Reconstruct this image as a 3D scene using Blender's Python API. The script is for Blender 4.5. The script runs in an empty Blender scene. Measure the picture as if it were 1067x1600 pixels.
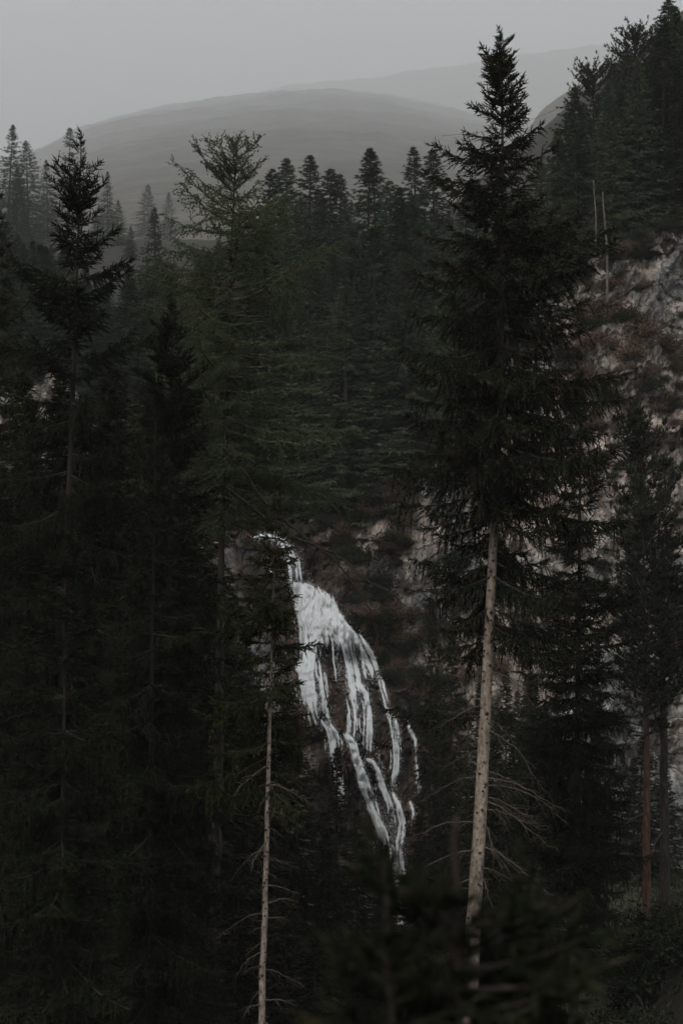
import bpy, math, random
import numpy as np
from mathutils import Vector, Matrix, Euler

random.seed(7)
RNG = np.random.default_rng(7)
scene = bpy.context.scene
COL = scene.collection
pi = math.pi

# ------------------------------------------------------------------ camera
FPX = 2790.0                       # focal length in pixels of the 1067 x 1600 photograph
PITCH = math.radians(2.0)
cam_data = bpy.data.cameras.new('camera')
cam = bpy.data.objects.new('camera', cam_data)
COL.objects.link(cam)
cam.location = (0, 0, 0)
cam.rotation_euler = (pi / 2 + PITCH, 0, 0)
cam_data.sensor_fit = 'VERTICAL'
cam_data.sensor_height = 36.0
cam_data.sensor_width = 24.0
cam_data.lens = FPX / 1600.0 * 36.0
cam_data.clip_start = 0.1
cam_data.clip_end = 40000
cam_data.dof.use_dof = True
cam_data.dof.focus_distance = 44.0
cam_data.dof.aperture_fstop = 2.0
scene.camera = cam

# ------------------------------------------------------------------ world, sun, exposure
SUN_EL, SUN_AZ = math.radians(42), math.radians(205)      # high, behind the camera to the left
world = bpy.data.worlds.new('World')
scene.world = world
world.use_nodes = True
wn, wl = world.node_tree.nodes, world.node_tree.links
wn.clear()
w_out = wn.new('ShaderNodeOutputWorld')
w_bg = wn.new('ShaderNodeBackground')
w_sky = wn.new('ShaderNodeTexSky')
w_sky.sky_type = 'NISHITA'
w_sky.sun_disc = False
w_sky.sun_elevation = SUN_EL
w_sky.sun_rotation = SUN_AZ
w_sky.air_density = 1.0
w_sky.dust_density = 4.0
w_bw = wn.new('ShaderNodeRGBToBW')
w_geo = wn.new('ShaderNodeTexCoord')
w_noise = wn.new('ShaderNodeTexNoise')
w_noise.inputs['Scale'].default_value = 1.6
w_noise.inputs['Detail'].default_value = 3.0
w_map = wn.new('ShaderNodeMapRange')
w_map.inputs['From Min'].default_value = 0.3
w_map.inputs['From Max'].default_value = 0.7
w_map.inputs['To Min'].default_value = 0.9
w_map.inputs['To Max'].default_value = 1.1
# closed cloud deck: the sky's own light, greyed, a little brighter overhead
w_sep = wn.new('ShaderNodeSeparateXYZ')
w_cie = wn.new('ShaderNodeMapRange')
w_cie.inputs['From Min'].default_value = 0.2
w_cie.inputs['From Max'].default_value = 0.34
w_cie.inputs['To Min'].default_value = 3.0
w_cie.inputs['To Max'].default_value = 9.6
w_mul = wn.new('ShaderNodeMath'); w_mul.operation = 'MULTIPLY'
w_mix = wn.new('ShaderNodeMix'); w_mix.data_type = 'FLOAT'
w_mix.inputs[0].default_value = 0.85
w_tint = wn.new('ShaderNodeMix'); w_tint.data_type = 'RGBA'; w_tint.blend_type = 'MULTIPLY'
w_tint.inputs[0].default_value = 1.0
w_tint.inputs[7].default_value = (0.965, 1.0, 1.03, 1)
wl.new(w_sky.outputs[0], w_bw.inputs[0])
wl.new(w_geo.outputs['Generated'], w_sep.inputs[0])
wl.new(w_geo.outputs['Generated'], w_noise.inputs['Vector'])
wl.new(w_noise.outputs['Fac'], w_map.inputs['Value'])
wl.new(w_sep.outputs['Z'], w_cie.inputs['Value'])
wl.new(w_bw.outputs[0], w_mix.inputs[2])
wl.new(w_cie.outputs[0], w_mix.inputs[3])
wl.new(w_mix.outputs[0], w_mul.inputs[0])
wl.new(w_map.outputs[0], w_mul.inputs[1])
wl.new(w_mul.outputs[0], w_tint.inputs[6])
wl.new(w_tint.outputs[2], w_bg.inputs['Color'])
w_bg.inputs['Strength'].default_value = 0.12
wl.new(w_bg.outputs[0], w_out.inputs[0])

sun_data = bpy.data.lights.new('sun', 'SUN')
sun_data.energy = 1.7
sun_data.angle = math.radians(25)
sun_data.color = (1.0, 0.96, 0.9)
sun = bpy.data.objects.new('sun', sun_data)
COL.objects.link(sun)
# Sky Texture: rotation 0 = +Y, growing clockwise seen from above
sd = Vector((math.sin(SUN_AZ) * math.cos(SUN_EL), math.cos(SUN_AZ) * math.cos(SUN_EL), math.sin(SUN_EL)))
sun.rotation_euler = sd.to_track_quat('Z', 'Y').to_euler()

scene.view_settings.view_transform = 'Standard'
scene.view_settings.look = 'None'
scene.view_settings.exposure = -0.2
scene.view_settings.gamma = 1.0
scene.view_settings.use_curve_mapping = False
scene.cycles.volume_bounces = 5
scene.cycles.max_bounces = 6
scene.cycles.diffuse_bounces = 3
scene.cycles.glossy_bounces = 2
scene.cycles.transmission_bounces = 2
scene.cycles.use_denoising = True
scene.cycles.use_adaptive_sampling = False
scene.cycles.filter_width = 1.5
scene.cycles.denoising_quality = 'HIGH'
scene.cycles.denoising_input_passes = 'RGB_ALBEDO_NORMAL'
scene.cycles.sample_clamp_indirect = 3.0

# ------------------------------------------------------------------ helpers
FWD = np.array([0.0, math.cos(PITCH), math.sin(PITCH)])
UPV = np.array([0.0, -math.sin(PITCH), math.cos(PITCH)])
RGT = np.array([1.0, 0.0, 0.0])

def P(u, v, y):
    """point of the world at distance y behind the camera that stands at photograph position u, v"""
    d = FWD + RGT * (u - 533.5) / FPX - UPV * (v - 800.0) / FPX
    return d * (y / d[1])

def to_px(p):
    p = np.asarray(p, float)
    k = p @ FWD
    return 533.5 + FPX * (p @ RGT) / k, 800.0 - FPX * (p @ UPV) / k

def smooth(a, b, x):
    t = np.clip((np.asarray(x, float) - a) / (b - a), 0, 1)
    return t * t * (3 - 2 * t)

def _hash(ix, iy, iz, seed):
    h = (ix.astype(np.int64) * 374761393 + iy.astype(np.int64) * 668265263 + iz.astype(np.int64) * 2147483647 + seed * 974711)
    h = (h ^ (h >> 13)) * 1274126177
    h = h ^ (h >> 16)
    return (h & 0xFFFFF) / float(0xFFFFF)

def vnoise(x, y, z, seed=0):
    x, y, z = np.broadcast_arrays(np.asarray(x, float), np.asarray(y, float), np.asarray(z, float))
    fx, fy, fz = np.floor(x), np.floor(y), np.floor(z)
    tx, ty, tz = x - fx, y - fy, z - fz
    tx, ty, tz = tx * tx * (3 - 2 * tx), ty * ty * (3 - 2 * ty), tz * tz * (3 - 2 * tz)
    ix, iy, iz = fx.astype(int), fy.astype(int), fz.astype(int)
    r = 0
    for a in (0, 1):
        for b in (0, 1):
            for c in (0, 1):
                w = (tx if a else 1 - tx) * (ty if b else 1 - ty) * (tz if c else 1 - tz)
                r = r + w * _hash(ix + a, iy + b, iz + c, seed)
    return r * 2 - 1

def fbm(x, y, z, octv=4, seed=0, gain=0.5):
    r, a, f = 0, 1.0, 1.0
    for k in range(octv):
        r = r + a * vnoise(np.asarray(x) * f, np.asarray(y) * f, np.asarray(z) * f, seed + k * 17)
        a *= gain; f *= 2.03
    return r

class MB:
    """gathers triangles and quads, then links them as ONE mesh"""
    def __init__(self):
        self.v, self.f3, self.f4, self.m3, self.m4, self.a, self.n = [], [], [], [], [], [], 0
        self.s3, self.s4 = [], []
    def add(self, v, tri=None, quad=None, mat=0, att=0.0, smooth_=False):
        v = np.asarray(v, float).reshape(-1, 3)
        if tri is not None and len(tri):
            t = np.asarray(tri, int).reshape(-1, 3) + self.n
            self.f3.append(t); self.m3.append(np.full(len(t), mat)); self.s3.append(np.full(len(t), smooth_))
        if quad is not None and len(quad):
            q = np.asarray(quad, int).reshape(-1, 4) + self.n
            self.f4.append(q); self.m4.append(np.full(len(q), mat)); self.s4.append(np.full(len(q), smooth_))
        self.v.append(v)
        self.a.append(np.broadcast_to(np.asarray(att, float), (len(v),)).copy())
        self.n += len(v)
    def mesh(self, name, mats):
        me = bpy.data.meshes.new(name)
        v = np.concatenate(self.v)
        f3 = np.concatenate(self.f3) if self.f3 else np.zeros((0, 3), int)
        f4 = np.concatenate(self.f4) if self.f4 else np.zeros((0, 4), int)
        mi = np.concatenate((self.m3 or []) + (self.m4 or []))
        sm = np.concatenate((self.s3 or []) + (self.s4 or []))
        me.vertices.add(len(v)); me.vertices.foreach_set('co', v.astype(np.float32).ravel())
        idx = np.concatenate([f3.ravel(), f4.ravel()]).astype(np.int32)
        tot = np.concatenate([np.full(len(f3), 3), np.full(len(f4), 4)]).astype(np.int32)
        st = np.concatenate([[0], np.cumsum(tot)[:-1]]).astype(np.int32)
        me.loops.add(len(idx)); me.loops.foreach_set('vertex_index', idx)
        me.polygons.add(len(tot)); me.polygons.foreach_set('loop_start', st)
        me.polygons.foreach_set('material_index', mi.astype(np.int32))
        me.polygons.foreach_set('use_smooth', sm.astype(bool))
        at = me.attributes.new('tint', 'FLOAT', 'POINT')
        at.data.foreach_set('value', np.concatenate(self.a).astype(np.float32))
        for m in mats: me.materials.append(m)
        me.update(calc_edges=True)
        return me

def link(name, me, parent=None, loc=(0, 0, 0), kind=None):
    o = bpy.data.objects.new(name, me)
    COL.objects.link(o)
    o.location = loc
    if parent is not None: o.parent = parent
    if kind: o['kind'] = kind
    return o

def thing(name, label, cat, loc, group=None, rz=0.0):
    o = bpy.data.objects.new(name, None)
    COL.objects.link(o)
    o.empty_display_size = 0.5
    o.location = [float(c) for c in loc]; o.rotation_euler = (0, 0, rz)
    o['label'] = label; o['category'] = cat
    if group: o['group'] = group
    return o

def frames(pts):
    pts = np.asarray(pts, float)
    T = np.gradient(pts, axis=0)
    T /= np.linalg.norm(T, axis=1)[:, None] + 1e-9
    ref = np.array([0.31, 0.77, 0.55])
    U = np.cross(T, ref); U /= np.linalg.norm(U, axis=1)[:, None] + 1e-9
    V = np.cross(T, U)
    return T, U, V

def tube(mb, pts, rad, sides=6, mat=0, att=0.0, rough=0.0, cap=True, seed=1):
    pts = np.asarray(pts, float); n = len(pts)
    rad = np.broadcast_to(np.asarray(rad, float), (n,))
    T, U, V = frames(pts)
    a = np.linspace(0, 2 * pi, sides, endpoint=False)
    r = rad[:, None] * np.ones((1, sides))
    if rough:
        c, s = np.cos(a)[None] * 2.2, np.sin(a)[None] * 2.2
        h = np.linalg.norm(pts - pts[0], axis=1)[:, None]
        r = r * (1 + rough * fbm(c, s, h * 2.5, 3, seed))
    v = pts[:, None] + r[..., None] * (np.cos(a)[None, :, None] * U[:, None] + np.sin(a)[None, :, None] * V[:, None])
    i = np.arange(n - 1)[:, None] * sides; j = np.arange(sides)[None]; k = (j + 1) % sides
    q = np.stack([i + j, i + k, i + sides + k, i + sides + j], -1).reshape(-1, 4)
    v = v.reshape(-1, 3); tri = []
    if cap:
        v = np.vstack([v, pts[-1] + T[-1] * rad[-1] * 0.5]); e = n * sides; b = (n - 1) * sides
        tri = [[b + x, b + (x + 1) % sides, e] for x in range(sides)]
    mb.add(v, tri, q, mat, att, True)

def brushes(mb, O, D, L, R, tint, mat=0, spikes=8, core=0.42, wid=0.3, rng=RNG, fwd=0.7):
    """needle-clad shoots: a slim core with forward-pointing spikes all round"""
    O = np.asarray(O, float); n = len(O)
    if not n: return
    D = np.asarray(D, float); D = D / (np.linalg.norm(D, axis=1)[:, None] + 1e-9)
    L = np.broadcast_to(np.asarray(L, float), (n,)); R = np.broadcast_to(np.asarray(R, float), (n,))
    tint = np.broadcast_to(np.asarray(tint, float), (n,))
    ref = rng.normal(size=(n, 3))
    U = np.cross(D, ref); U /= np.linalg.norm(U, axis=1)[:, None] + 1e-9
    V = np.cross(D, U)
    vs = [O[:, None]]
    for k in range(3):
        a = 2 * pi * k / 3
        vs.append((O + D * (L * 0.4)[:, None] + (U * math.cos(a) + V * math.sin(a)) * (R * core)[:, None])[:, None])
    vs.append((O + D * L[:, None])[:, None])
    v = np.concatenate(vs, 1)
    base = np.array([[0, 2, 1], [0, 3, 2], [0, 1, 3], [4, 1, 2], [4, 2, 3], [4, 3, 1]])
    mb.add(v.reshape(-1, 3), (np.arange(n)[:, None, None] * 5 + base[None]).reshape(-1, 3), None, mat, np.repeat(tint, 5))
    if spikes:
        t = (np.arange(spikes) + 0.5) / spikes
        t = np.clip(t[None] + rng.normal(size=(n, spikes)) * 0.05, 0.02, 1.0)
        ph = np.arange(spikes)[None] * 2.4 + rng.random((n, 1)) * 6
        out = U[:, None] * np.cos(ph)[..., None] + V[:, None] * np.sin(ph)[..., None]
        pb = O[:, None] + D[:, None] * (L[:, None] * t)[..., None]
        rr = R[:, None] * (0.75 + 0.5 * rng.random((n, spikes))) * (1.1 - 0.45 * t)
        tip = pb + (out * 0.85 + D[:, None] * fwd) * rr[..., None]
        w = (R * wid)[:, None, None]
        side = np.cross(out, D[:, None] + 0 * out) * 0.6 + D[:, None] * 0.8
        v = np.stack([pb - side * w, pb + side * w, tip], 2).reshape(-1, 3)
        mb.add(v, np.arange(n * spikes * 3).reshape(-1, 3), None, mat,
               np.repeat(np.clip(tint[:, None] + 0.12 * t, 0, 1).ravel(), 3))

# ------------------------------------------------------------------ materials
def new_mat(name):
    m = bpy.data.materials.new(name); m.use_nodes = True
    nt = m.node_tree
    b = nt.nodes['Principled BSDF']
    b.inputs['Specular IOR Level'].default_value = 0.2
    b.inputs['Roughness'].default_value = 0.8
    return m, nt, b

def ramp(nt, fac, stops):
    r = nt.nodes.new('ShaderNodeValToRGB')
    e = r.color_ramp.elements
    while len(e) > 1: e.remove(e[-1])
    e[0].position = stops[0][0]; e[0].color = (*stops[0][1], 1)
    for p, c in stops[1:]:
        x = e.new(p); x.color = (*c, 1)
    nt.links.new(fac, r.inputs[0])
    return r.outputs[0]

def tex_noise(nt, scale, detail=4, vec=None, rough=0.55, dist=0.0):
    n = nt.nodes.new('ShaderNodeTexNoise')
    n.inputs['Scale'].default_value = scale; n.inputs['Detail'].default_value = detail
    n.inputs['Roughness'].default_value = rough; n.inputs['Distortion'].default_value = dist
    if vec is not None: nt.links.new(vec, n.inputs['Vector'])
    return n.outputs['Fac']

def coords(nt, scale=(1, 1, 1)):
    t = nt.nodes.new('ShaderNodeTexCoord'); m = nt.nodes.new('ShaderNodeMapping')
    m.inputs['Scale'].default_value = scale
    nt.links.new(t.outputs['Object'], m.inputs[0])
    return m.outputs[0]

def mathn(nt, op, a, b, clamp=False):
    m = nt.nodes.new('ShaderNodeMath'); m.operation = op; m.use_clamp = clamp
    for i, x in enumerate((a, b)):
        if x is None: continue
        if isinstance(x, (int, float)): m.inputs[i].default_value = x
        else: nt.links.new(x, m.inputs[i])
    return m.outputs[0]

def mixc(nt, fac, a, b, mode='MIX'):
    m = nt.nodes.new('ShaderNodeMix'); m.data_type = 'RGBA'; m.blend_type = mode
    if isinstance(fac, (int, float)): m.inputs[0].default_value = fac
    else: nt.links.new(fac, m.inputs[0])
    for i, x in ((6, a), (7, b)):
        if isinstance(x, tuple): m.inputs[i].default_value = (*x, 1)
        else: nt.links.new(x, m.inputs[i])
    return m.outputs[2]

def attr(nt, name='tint'):
    a = nt.nodes.new('ShaderNodeAttribute'); a.attribute_name = name
    return a.outputs['Fac']

def bump(nt, b, h, strength=0.5, dist=0.05):
    n = nt.nodes.new('ShaderNodeBump'); n.inputs['Strength'].default_value = strength
    n.inputs['Distance'].default_value = dist
    nt.links.new(h, n.inputs['Height']); nt.links.new(n.outputs[0], b.inputs['Normal'])

def foliage(name, c0, c1, c2, var=0.35):
    m, nt, b = new_mat(name)
    oi = nt.nodes.new('ShaderNodeObjectInfo')
    col = ramp(nt, attr(nt), [(0.0, c0), (0.6, c1), (1.0, c2)])
    n = tex_noise(nt, 0.9, 3, coords(nt))
    f = mathn(nt, 'MULTIPLY_ADD', n, 0.9); f.node.inputs[2].default_value = 0.55
    g = mathn(nt, 'MULTIPLY_ADD', oi.outputs['Random'], var); g.node.inputs[2].default_value = 1 - var / 2
    k = mathn(nt, 'MULTIPLY', f, g)
    v = nt.nodes.new('ShaderNodeHueSaturation')
    nt.links.new(k, v.inputs['Value']); nt.links.new(col, v.inputs['Color'])
    nt.links.new(v.outputs[0], b.inputs['Base Color'])
    b.inputs['Roughness'].default_value = 0.85
    b.inputs['Specular IOR Level'].default_value = 0.04
    return m

def bark(name, c0, c1, c2, sx=9.0, sz=2.4, bs=0.6):
    m, nt, b = new_mat(name)
    n1 = tex_noise(nt, 1.0, 6, coords(nt, (sx, sx, sz)), 0.65, 0.4)
    n2 = tex_noise(nt, 1.0, 3, coords(nt, (1.5, 1.5, 0.5)))
    c = ramp(nt, n1, [(0.32, c0), (0.5, c1), (0.68, c2)])
    c = mixc(nt, 1.0, c, ramp(nt, n2, [(0.3, (0.62, 0.6, 0.58)), (0.65, (1.1, 1.08, 1.05))]), 'MULTIPLY')
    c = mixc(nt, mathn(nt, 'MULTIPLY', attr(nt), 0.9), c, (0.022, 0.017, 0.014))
    nt.links.new(c, b.inputs['Base Color'])
    bump(nt, b, n1, bs, 0.03)
    b.inputs['Roughness'].default_value = 0.9
    return m

M = {}
M['spruce'] = foliage('spruce_needles', (0.007, 0.009, 0.005), (0.015, 0.017, 0.009), (0.045, 0.036, 0.019))
M['spruce_rusty'] = foliage('spruce_needles_with_rusty_tips', (0.006, 0.009, 0.006), (0.013, 0.017, 0.009), (0.055, 0.036, 0.021))
M['spruce_fresh'] = foliage('spruce_needles_yellow_green', (0.008, 0.010, 0.005), (0.020, 0.022, 0.009), (0.06, 0.056, 0.020))
M['larch'] = foliage('larch_needles', (0.022, 0.034, 0.014), (0.042, 0.062, 0.026), (0.066, 0.088, 0.04))
M['pine'] = foliage('pine_needles', (0.009, 0.012, 0.009), (0.017, 0.021, 0.014), (0.034, 0.034, 0.021))
M['forest'] = foliage('forest_needles', (0.018, 0.026, 0.015), (0.040, 0.052, 0.028), (0.075, 0.082, 0.046), 1.15)  # lighter green: middle-distance haze painted into the needle colour
M['leaf'] = foliage('broad_leaves', (0.07, 0.08, 0.045), (0.10, 0.11, 0.065), (0.16, 0.165, 0.10))
M['leaf_dark'] = foliage('dark_leaves', (0.010, 0.014, 0.008), (0.020, 0.024, 0.014), (0.04, 0.043, 0.023))
M['brown'] = foliage('dry_brown_twigs', (0.05, 0.034, 0.024), (0.10, 0.066, 0.045), (0.17, 0.12, 0.085))
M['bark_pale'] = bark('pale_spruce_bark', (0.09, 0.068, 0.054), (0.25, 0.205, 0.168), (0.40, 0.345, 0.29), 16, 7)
M['bark_grey'] = bark('grey_brown_bark', (0.05, 0.04, 0.033), (0.115, 0.093, 0.077), (0.19, 0.16, 0.13))
M['bark_dark'] = bark('dark_bark', (0.015, 0.012, 0.010), (0.032, 0.026, 0.021), (0.06, 0.05, 0.04))
M['bark_red'] = bark('red_pine_bark', (0.03, 0.018, 0.013), (0.085, 0.046, 0.032), (0.15, 0.088, 0.062))
M['dead'] = bark('dead_branch_wood', (0.04, 0.032, 0.027), (0.09, 0.074, 0.061), (0.16, 0.135, 0.115), 20, 20, 0.2)
M['knot'] = bark('branch_knots', (0.02, 0.015, 0.012), (0.04, 0.03, 0.025), (0.07, 0.055, 0.045), 20, 20, 0.2)

def rock_mat():
    m, nt, b = new_mat('cliff_rock')
    v = coords(nt)
    big = tex_noise(nt, 0.085, 4, v, 0.6, 0.6)
    mid = tex_noise(nt, 0.55, 6, v, 0.65, 0.8)
    fine = tex_noise(nt, 3.2, 8, v, 0.7)
    streak = tex_noise(nt, 1.0, 5, coords(nt, (1.9, 1.0, 0.13)), 0.6, 0.5)
    beige = ramp(nt, mid, [(0.3, (0.16, 0.125, 0.10)), (0.48, (0.31, 0.255, 0.21)), (0.64, (0.50, 0.435, 0.37))])
    blue = ramp(nt, mid, [(0.3, (0.06, 0.064, 0.066)), (0.52, (0.16, 0.168, 0.168)), (0.7, (0.33, 0.33, 0.32))])
    c = mixc(nt, ramp(nt, big, [(0.42, (0, 0, 0)), (0.56, (1, 1, 1))]), blue, beige)
    c = mixc(nt, ramp(nt, streak, [(0.46, (0, 0, 0)), (0.60, (0.8, 0.8, 0.8))]), c, (0.12, 0.118, 0.112))
    # lichen, soil and dry plants in cracks and on ledges
    moss = tex_noise(nt, 0.42, 9, v, 0.72, 0.3)
    c = mixc(nt, ramp(nt, moss, [(0.515, (0, 0, 0)), (0.56, (0.9, 0.9, 0.9))]), c, (0.04, 0.033, 0.024))
    c = mixc(nt, 1.0, c, ramp(nt, fine, [(0.3, (0.6, 0.6, 0.6)), (0.6, (1.08, 1.08, 1.08))]), 'MULTIPLY')
    # wet, algae-dark and rust-stained rock round the water
    wet = attr(nt)
    rust = ramp(nt, tex_noise(nt, 0.8, 5, v, 0.65, 0.7), [(0.47, (0.018, 0.016, 0.014)), (0.58, (0.055, 0.032, 0.022)), (0.72, (0.13, 0.075, 0.05))])
    c = mixc(nt, wet, c, rust)
    nt.links.new(c, b.inputs['Base Color'])
    rr = mathn(nt, 'MULTIPLY_ADD', wet, -0.4); rr.node.inputs[2].default_value = 0.85
    nt.links.new(rr, b.inputs['Roughness'])
    vor = nt.nodes.new('ShaderNodeTexVoronoi'); vor.feature = 'DISTANCE_TO_EDGE'; vor.inputs['Scale'].default_value = 0.9
    wv = nt.nodes.new('ShaderNodeVectorMath'); wv.operation = 'ADD'
    nv = nt.nodes.new('ShaderNodeTexNoise'); nv.inputs['Scale'].default_value = 1.3; nv.inputs['Detail'].default_value = 4
    nt.links.new(coords(nt, (1.3, 1.0, 0.6)), wv.inputs[0]); nt.links.new(nv.outputs['Color'], wv.inputs[1]); nt.links.new(v, nv.inputs['Vector'])
    nt.links.new(wv.outputs[0], vor.inputs['Vector'])
    crack = ramp(nt, vor.outputs['Distance'], [(0.0, (0, 0, 0)), (0.07, (1, 1, 1))])
    c = mixc(nt, 1.0, c, ramp(nt, vor.outputs['Distance'], [(0.0, (0.35, 0.33, 0.31)), (0.04, (1, 1, 1))]), 'MULTIPLY')
    nt.links.new(c, b.inputs['Base Color'])
    h = mathn(nt, 'ADD', mathn(nt, 'MULTIPLY', mid, 1.0), mathn(nt, 'MULTIPLY', fine, 0.6))
    h = mathn(nt, 'ADD', h, mathn(nt, 'MULTIPLY', crack, 0.25))
    bump(nt, b, h, 0.6, 0.4)
    return m
M['rock'] = rock_mat()

def ground_mat(name, c0, c1, c2, s=0.8, bd=0.2):
    m, nt, b = new_mat(name)
    v = coords(nt)
    n1 = tex_noise(nt, s, 8, v, 0.7, 0.4)
    c = ramp(nt, n1, [(0.35, c0), (0.52, c1), (0.7, c2)])
    nt.links.new(c, b.inputs['Base Color'])
    bump(nt, b, n1, 0.8, bd)
    b.inputs['Roughness'].default_value = 0.95
    return m
M['floor'] = ground_mat('forest_floor', (0.010, 0.010, 0.007), (0.020, 0.018, 0.012), (0.045, 0.036, 0.026))
M['hill'] = ground_mat('wooded_hillside', (0.018, 0.018, 0.010), (0.060, 0.050, 0.030), (0.16, 0.125, 0.078), 0.009, 30.0)

m, nt, b = new_mat('white_water')
n = tex_noise(nt, 6.0, 5, coords(nt, (1, 1, 0.25)), 0.7)
nt.links.new(ramp(nt, n, [(0.3, (0.8, 0.82, 0.84)), (0.6, (0.93, 0.95, 0.96))]), b.inputs['Base Color'])
b.inputs['Roughness'].default_value = 0.45
b.inputs['Specular IOR Level'].default_value = 0.4
M['water'] = m

# ------------------------------------------------------------------ terrain
def z_ground(x, y):
    x, y = np.asarray(x, float), np.asarray(y, float)
    z = np.interp(y, [-60, -10, 2, 6, 15, 35, 60, 100, 120], [2, -1.6, -2.4, -4.2, -8.5, -14.5, -20, -24, -25])
    z = z + 8.0 * smooth(4, 11, x) * smooth(35, 52, y) * (1 - smooth(85, 108, y))
    z = z + 0.05 * np.clip(np.abs(x) - 30, 0, 200)
    return z + 0.5 * fbm(x * 0.12, y * 0.12, 0, 4, 3)

def z_cliff_top(x):
    x = np.asarray(x, float)
    z = np.interp(x, [-80, -35, -22, -12, -6, -3.5, 0, 5, 10, 14, 20, 32, 80],
                  [24, 19, 15, 8, 3.5, 2.4, 3.5, 6, 12, 19, 23, 27, 32])
    return z + 0.9 * fbm(x * 0.25, 0, 0, 3, 5)

Z0 = -27.0
def y_cliff(x, z):
    """distance of the rock face at x, z"""
    x, z = np.asarray(x, float), np.asarray(z, float)
    y = 112.0 + 0.28 * (z - Z0)
    y = y - 2.2 * smooth(12, 20, x) + 1.4 * np.exp(-((x - 1.0) / 6.0) ** 2)
    led = z * 0.35 + 0.8 * fbm(x * 0.12, z * 0.05, 0, 3, 22)
    y = y + 0.3 * ((led - np.floor(led)) ** 2.0 - 0.5)
    rid = np.abs(fbm(x * 0.15, z * 0.10, 3.3, 5, 21))
    y = y + 2.6 * (0.5 - rid)
    y = y - 0.8 * fbm(x * 0.6, z * 0.35, 1.0, 5, 41, 0.6)
    # vertical joints and broken blocks
    wv = fbm(x * 0.35, z * 0.12, 7.0, 3, 61)
    y = y + 0.55 * np.abs(vnoise(x * 0.9 + wv * 1.5, z * 0.22, 0, 62)) ** 0.5
    bx = np.floor(x * 0.75 + 0.8 * wv + 0.25 * z); bz = np.floor(z * 0.8 + 0.9 * wv - 0.2 * x)
    y = y - 0.24 * _hash(bx.astype(int), bz.astype(int), np.zeros_like(bx).astype(int), 63)
    y = y - 0.11 * fbm(x * 2.2, z * 1.8, 0, 3, 64, 0.6)
    return y

def grid_mesh(name, X, Y, Z, mat, att=0.0, smooth_=True):
    h, w = X.shape
    mb = MB()
    i = np.arange(h - 1)[:, None] * w + np.arange(w - 1)[None]
    q = np.stack([i, i + 1, i + w + 1, i + w], -1).reshape(-1, 4)
    mb.add(np.stack([X, Y, Z], -1).reshape(-1, 3), None, q, 0, att if np.isscalar(att) else att.ravel(), smooth_)
    return mb.mesh(name, [mat])

# near ground: runs from behind the camera to under the cliff foot
gx = np.linspace(-120, 120, 200); gy = np.linspace(-60, 120, 150)
X, Y = np.meshgrid(gx, gy)
link('ground', grid_mesh('ground', X, Y, z_ground(X, Y), M['floor']), kind='structure')

# the cliff
FALL = []      # filled below, used for the wet mask
FALLS = [   # (points in the photograph, width in pixels start/end, density, fullness)
    ([(404, 840), (420, 838), (437, 843), (450, 858), (460, 880), (464, 906)], 15, 26, 1.2, 0.88),
    ([(418, 872), (424, 888), (431, 908)], 4, 7, 1.0, 0.6),
    ([(474, 912), (482, 924), (490, 940), (497, 970), (502, 1004)], 34, 66, 1.5, 0.97),
    ([(508, 930), (520, 960), (536, 985), (552, 1008)], 20, 30, 1.3, 0.9),
    ([(486, 990), (484, 1020), (482, 1050)], 36, 34, 1.2, 0.8),
    ([(555, 992), (567, 1015), (577, 1040), (588, 1066)], 16, 26, 1.0, 0.5),
    ([(560, 992), (580, 1020), (594, 1060), (604, 1098), (612, 1122)], 5, 8, 1.2, 0.75),
    ([(523, 1000), (525, 1030), (527, 1066)], 12, 12, 1.0, 0.55),
    ([(540, 995), (546, 1025), (552, 1066), (555, 1078)], 22, 26, 1.2, 0.75),
    ([(556, 1000), (564, 1035), (570, 1072)], 14, 18, 1.0, 0.6),
    ([(545, 1064), (552, 1078), (556, 1110), (557, 1165)], 20, 28, 1.1, 0.62),
    ([(562, 1066), (572, 1082), (576, 1120), (577, 1172)], 10, 10, 1.0, 0.6),
    ([(482, 1035), (486, 1060), (488, 1085), (490, 1110)], 34, 40, 1.2, 0.75),
    ([(492, 1090), (496, 1115), (500, 1135)], 44, 40, 1.0, 0.42),
    ([(508, 1125), (518, 1140), (524, 1160), (521, 1178)], 14, 24, 1.2, 0.8),
    ([(524, 1178), (529, 1200), (532, 1230), (537, 1262)], 14, 8, 1.0, 0.55),
    ([(542, 1148), (552, 1163), (560, 1190), (570, 1222), (582, 1255)], 8, 22, 1.3, 0.85),
    ([(580, 1248), (590, 1275), (600, 1300), (606, 1335)], 26, 34, 1.1, 0.6),
    ([(570, 1184), (584, 1190), (591, 1204), (597, 1228), (607, 1252), (614, 1285), (618, 1325)], 5, 14, 1.1, 0.65),
    ([(590, 1170), (596, 1195), (599, 1225)], 4, 5, 1.0, 0.5),
    ([(606, 1112), (613, 1126), (617, 1160), (617, 1200), (615, 1240)], 10, 12, 1.1, 0.7),
    ([(616, 1120), (622, 1138), (624, 1170), (623, 1206)], 6, 8, 1.0, 0.65),
    ([(613, 1238), (622, 1258), (627, 1282), (623, 1312), (624, 1335)], 6, 14, 1.2, 0.75),
    ([(634, 1126), (640, 1140), (648, 1155), (649, 1190), (653, 1225), (656, 1245)], 4, 6, 1.1, 0.65),
    ([(639, 1250), (645, 1265), (644, 1290)], 3, 4, 1.0, 0.6),
    ([(618, 1325), (622, 1355), (626, 1385), (632, 1420), (630, 1450)], 16, 30, 1.2, 0.8),
]
def cliff_point(u, v, out=0.0):
    y = 116.0
    for _ in range(12):
        p = P(u, v, y)
        y = 0.5 * y + 0.5 * float(y_cliff(p[0], p[2]))
    p = P(u, v, y - out)
    return p
for pts, w0, w1, dn, fu in FALLS:
    FALL.append((np.array([cliff_point(u, v) for u, v in pts]), w0, w1, dn, fu))

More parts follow.
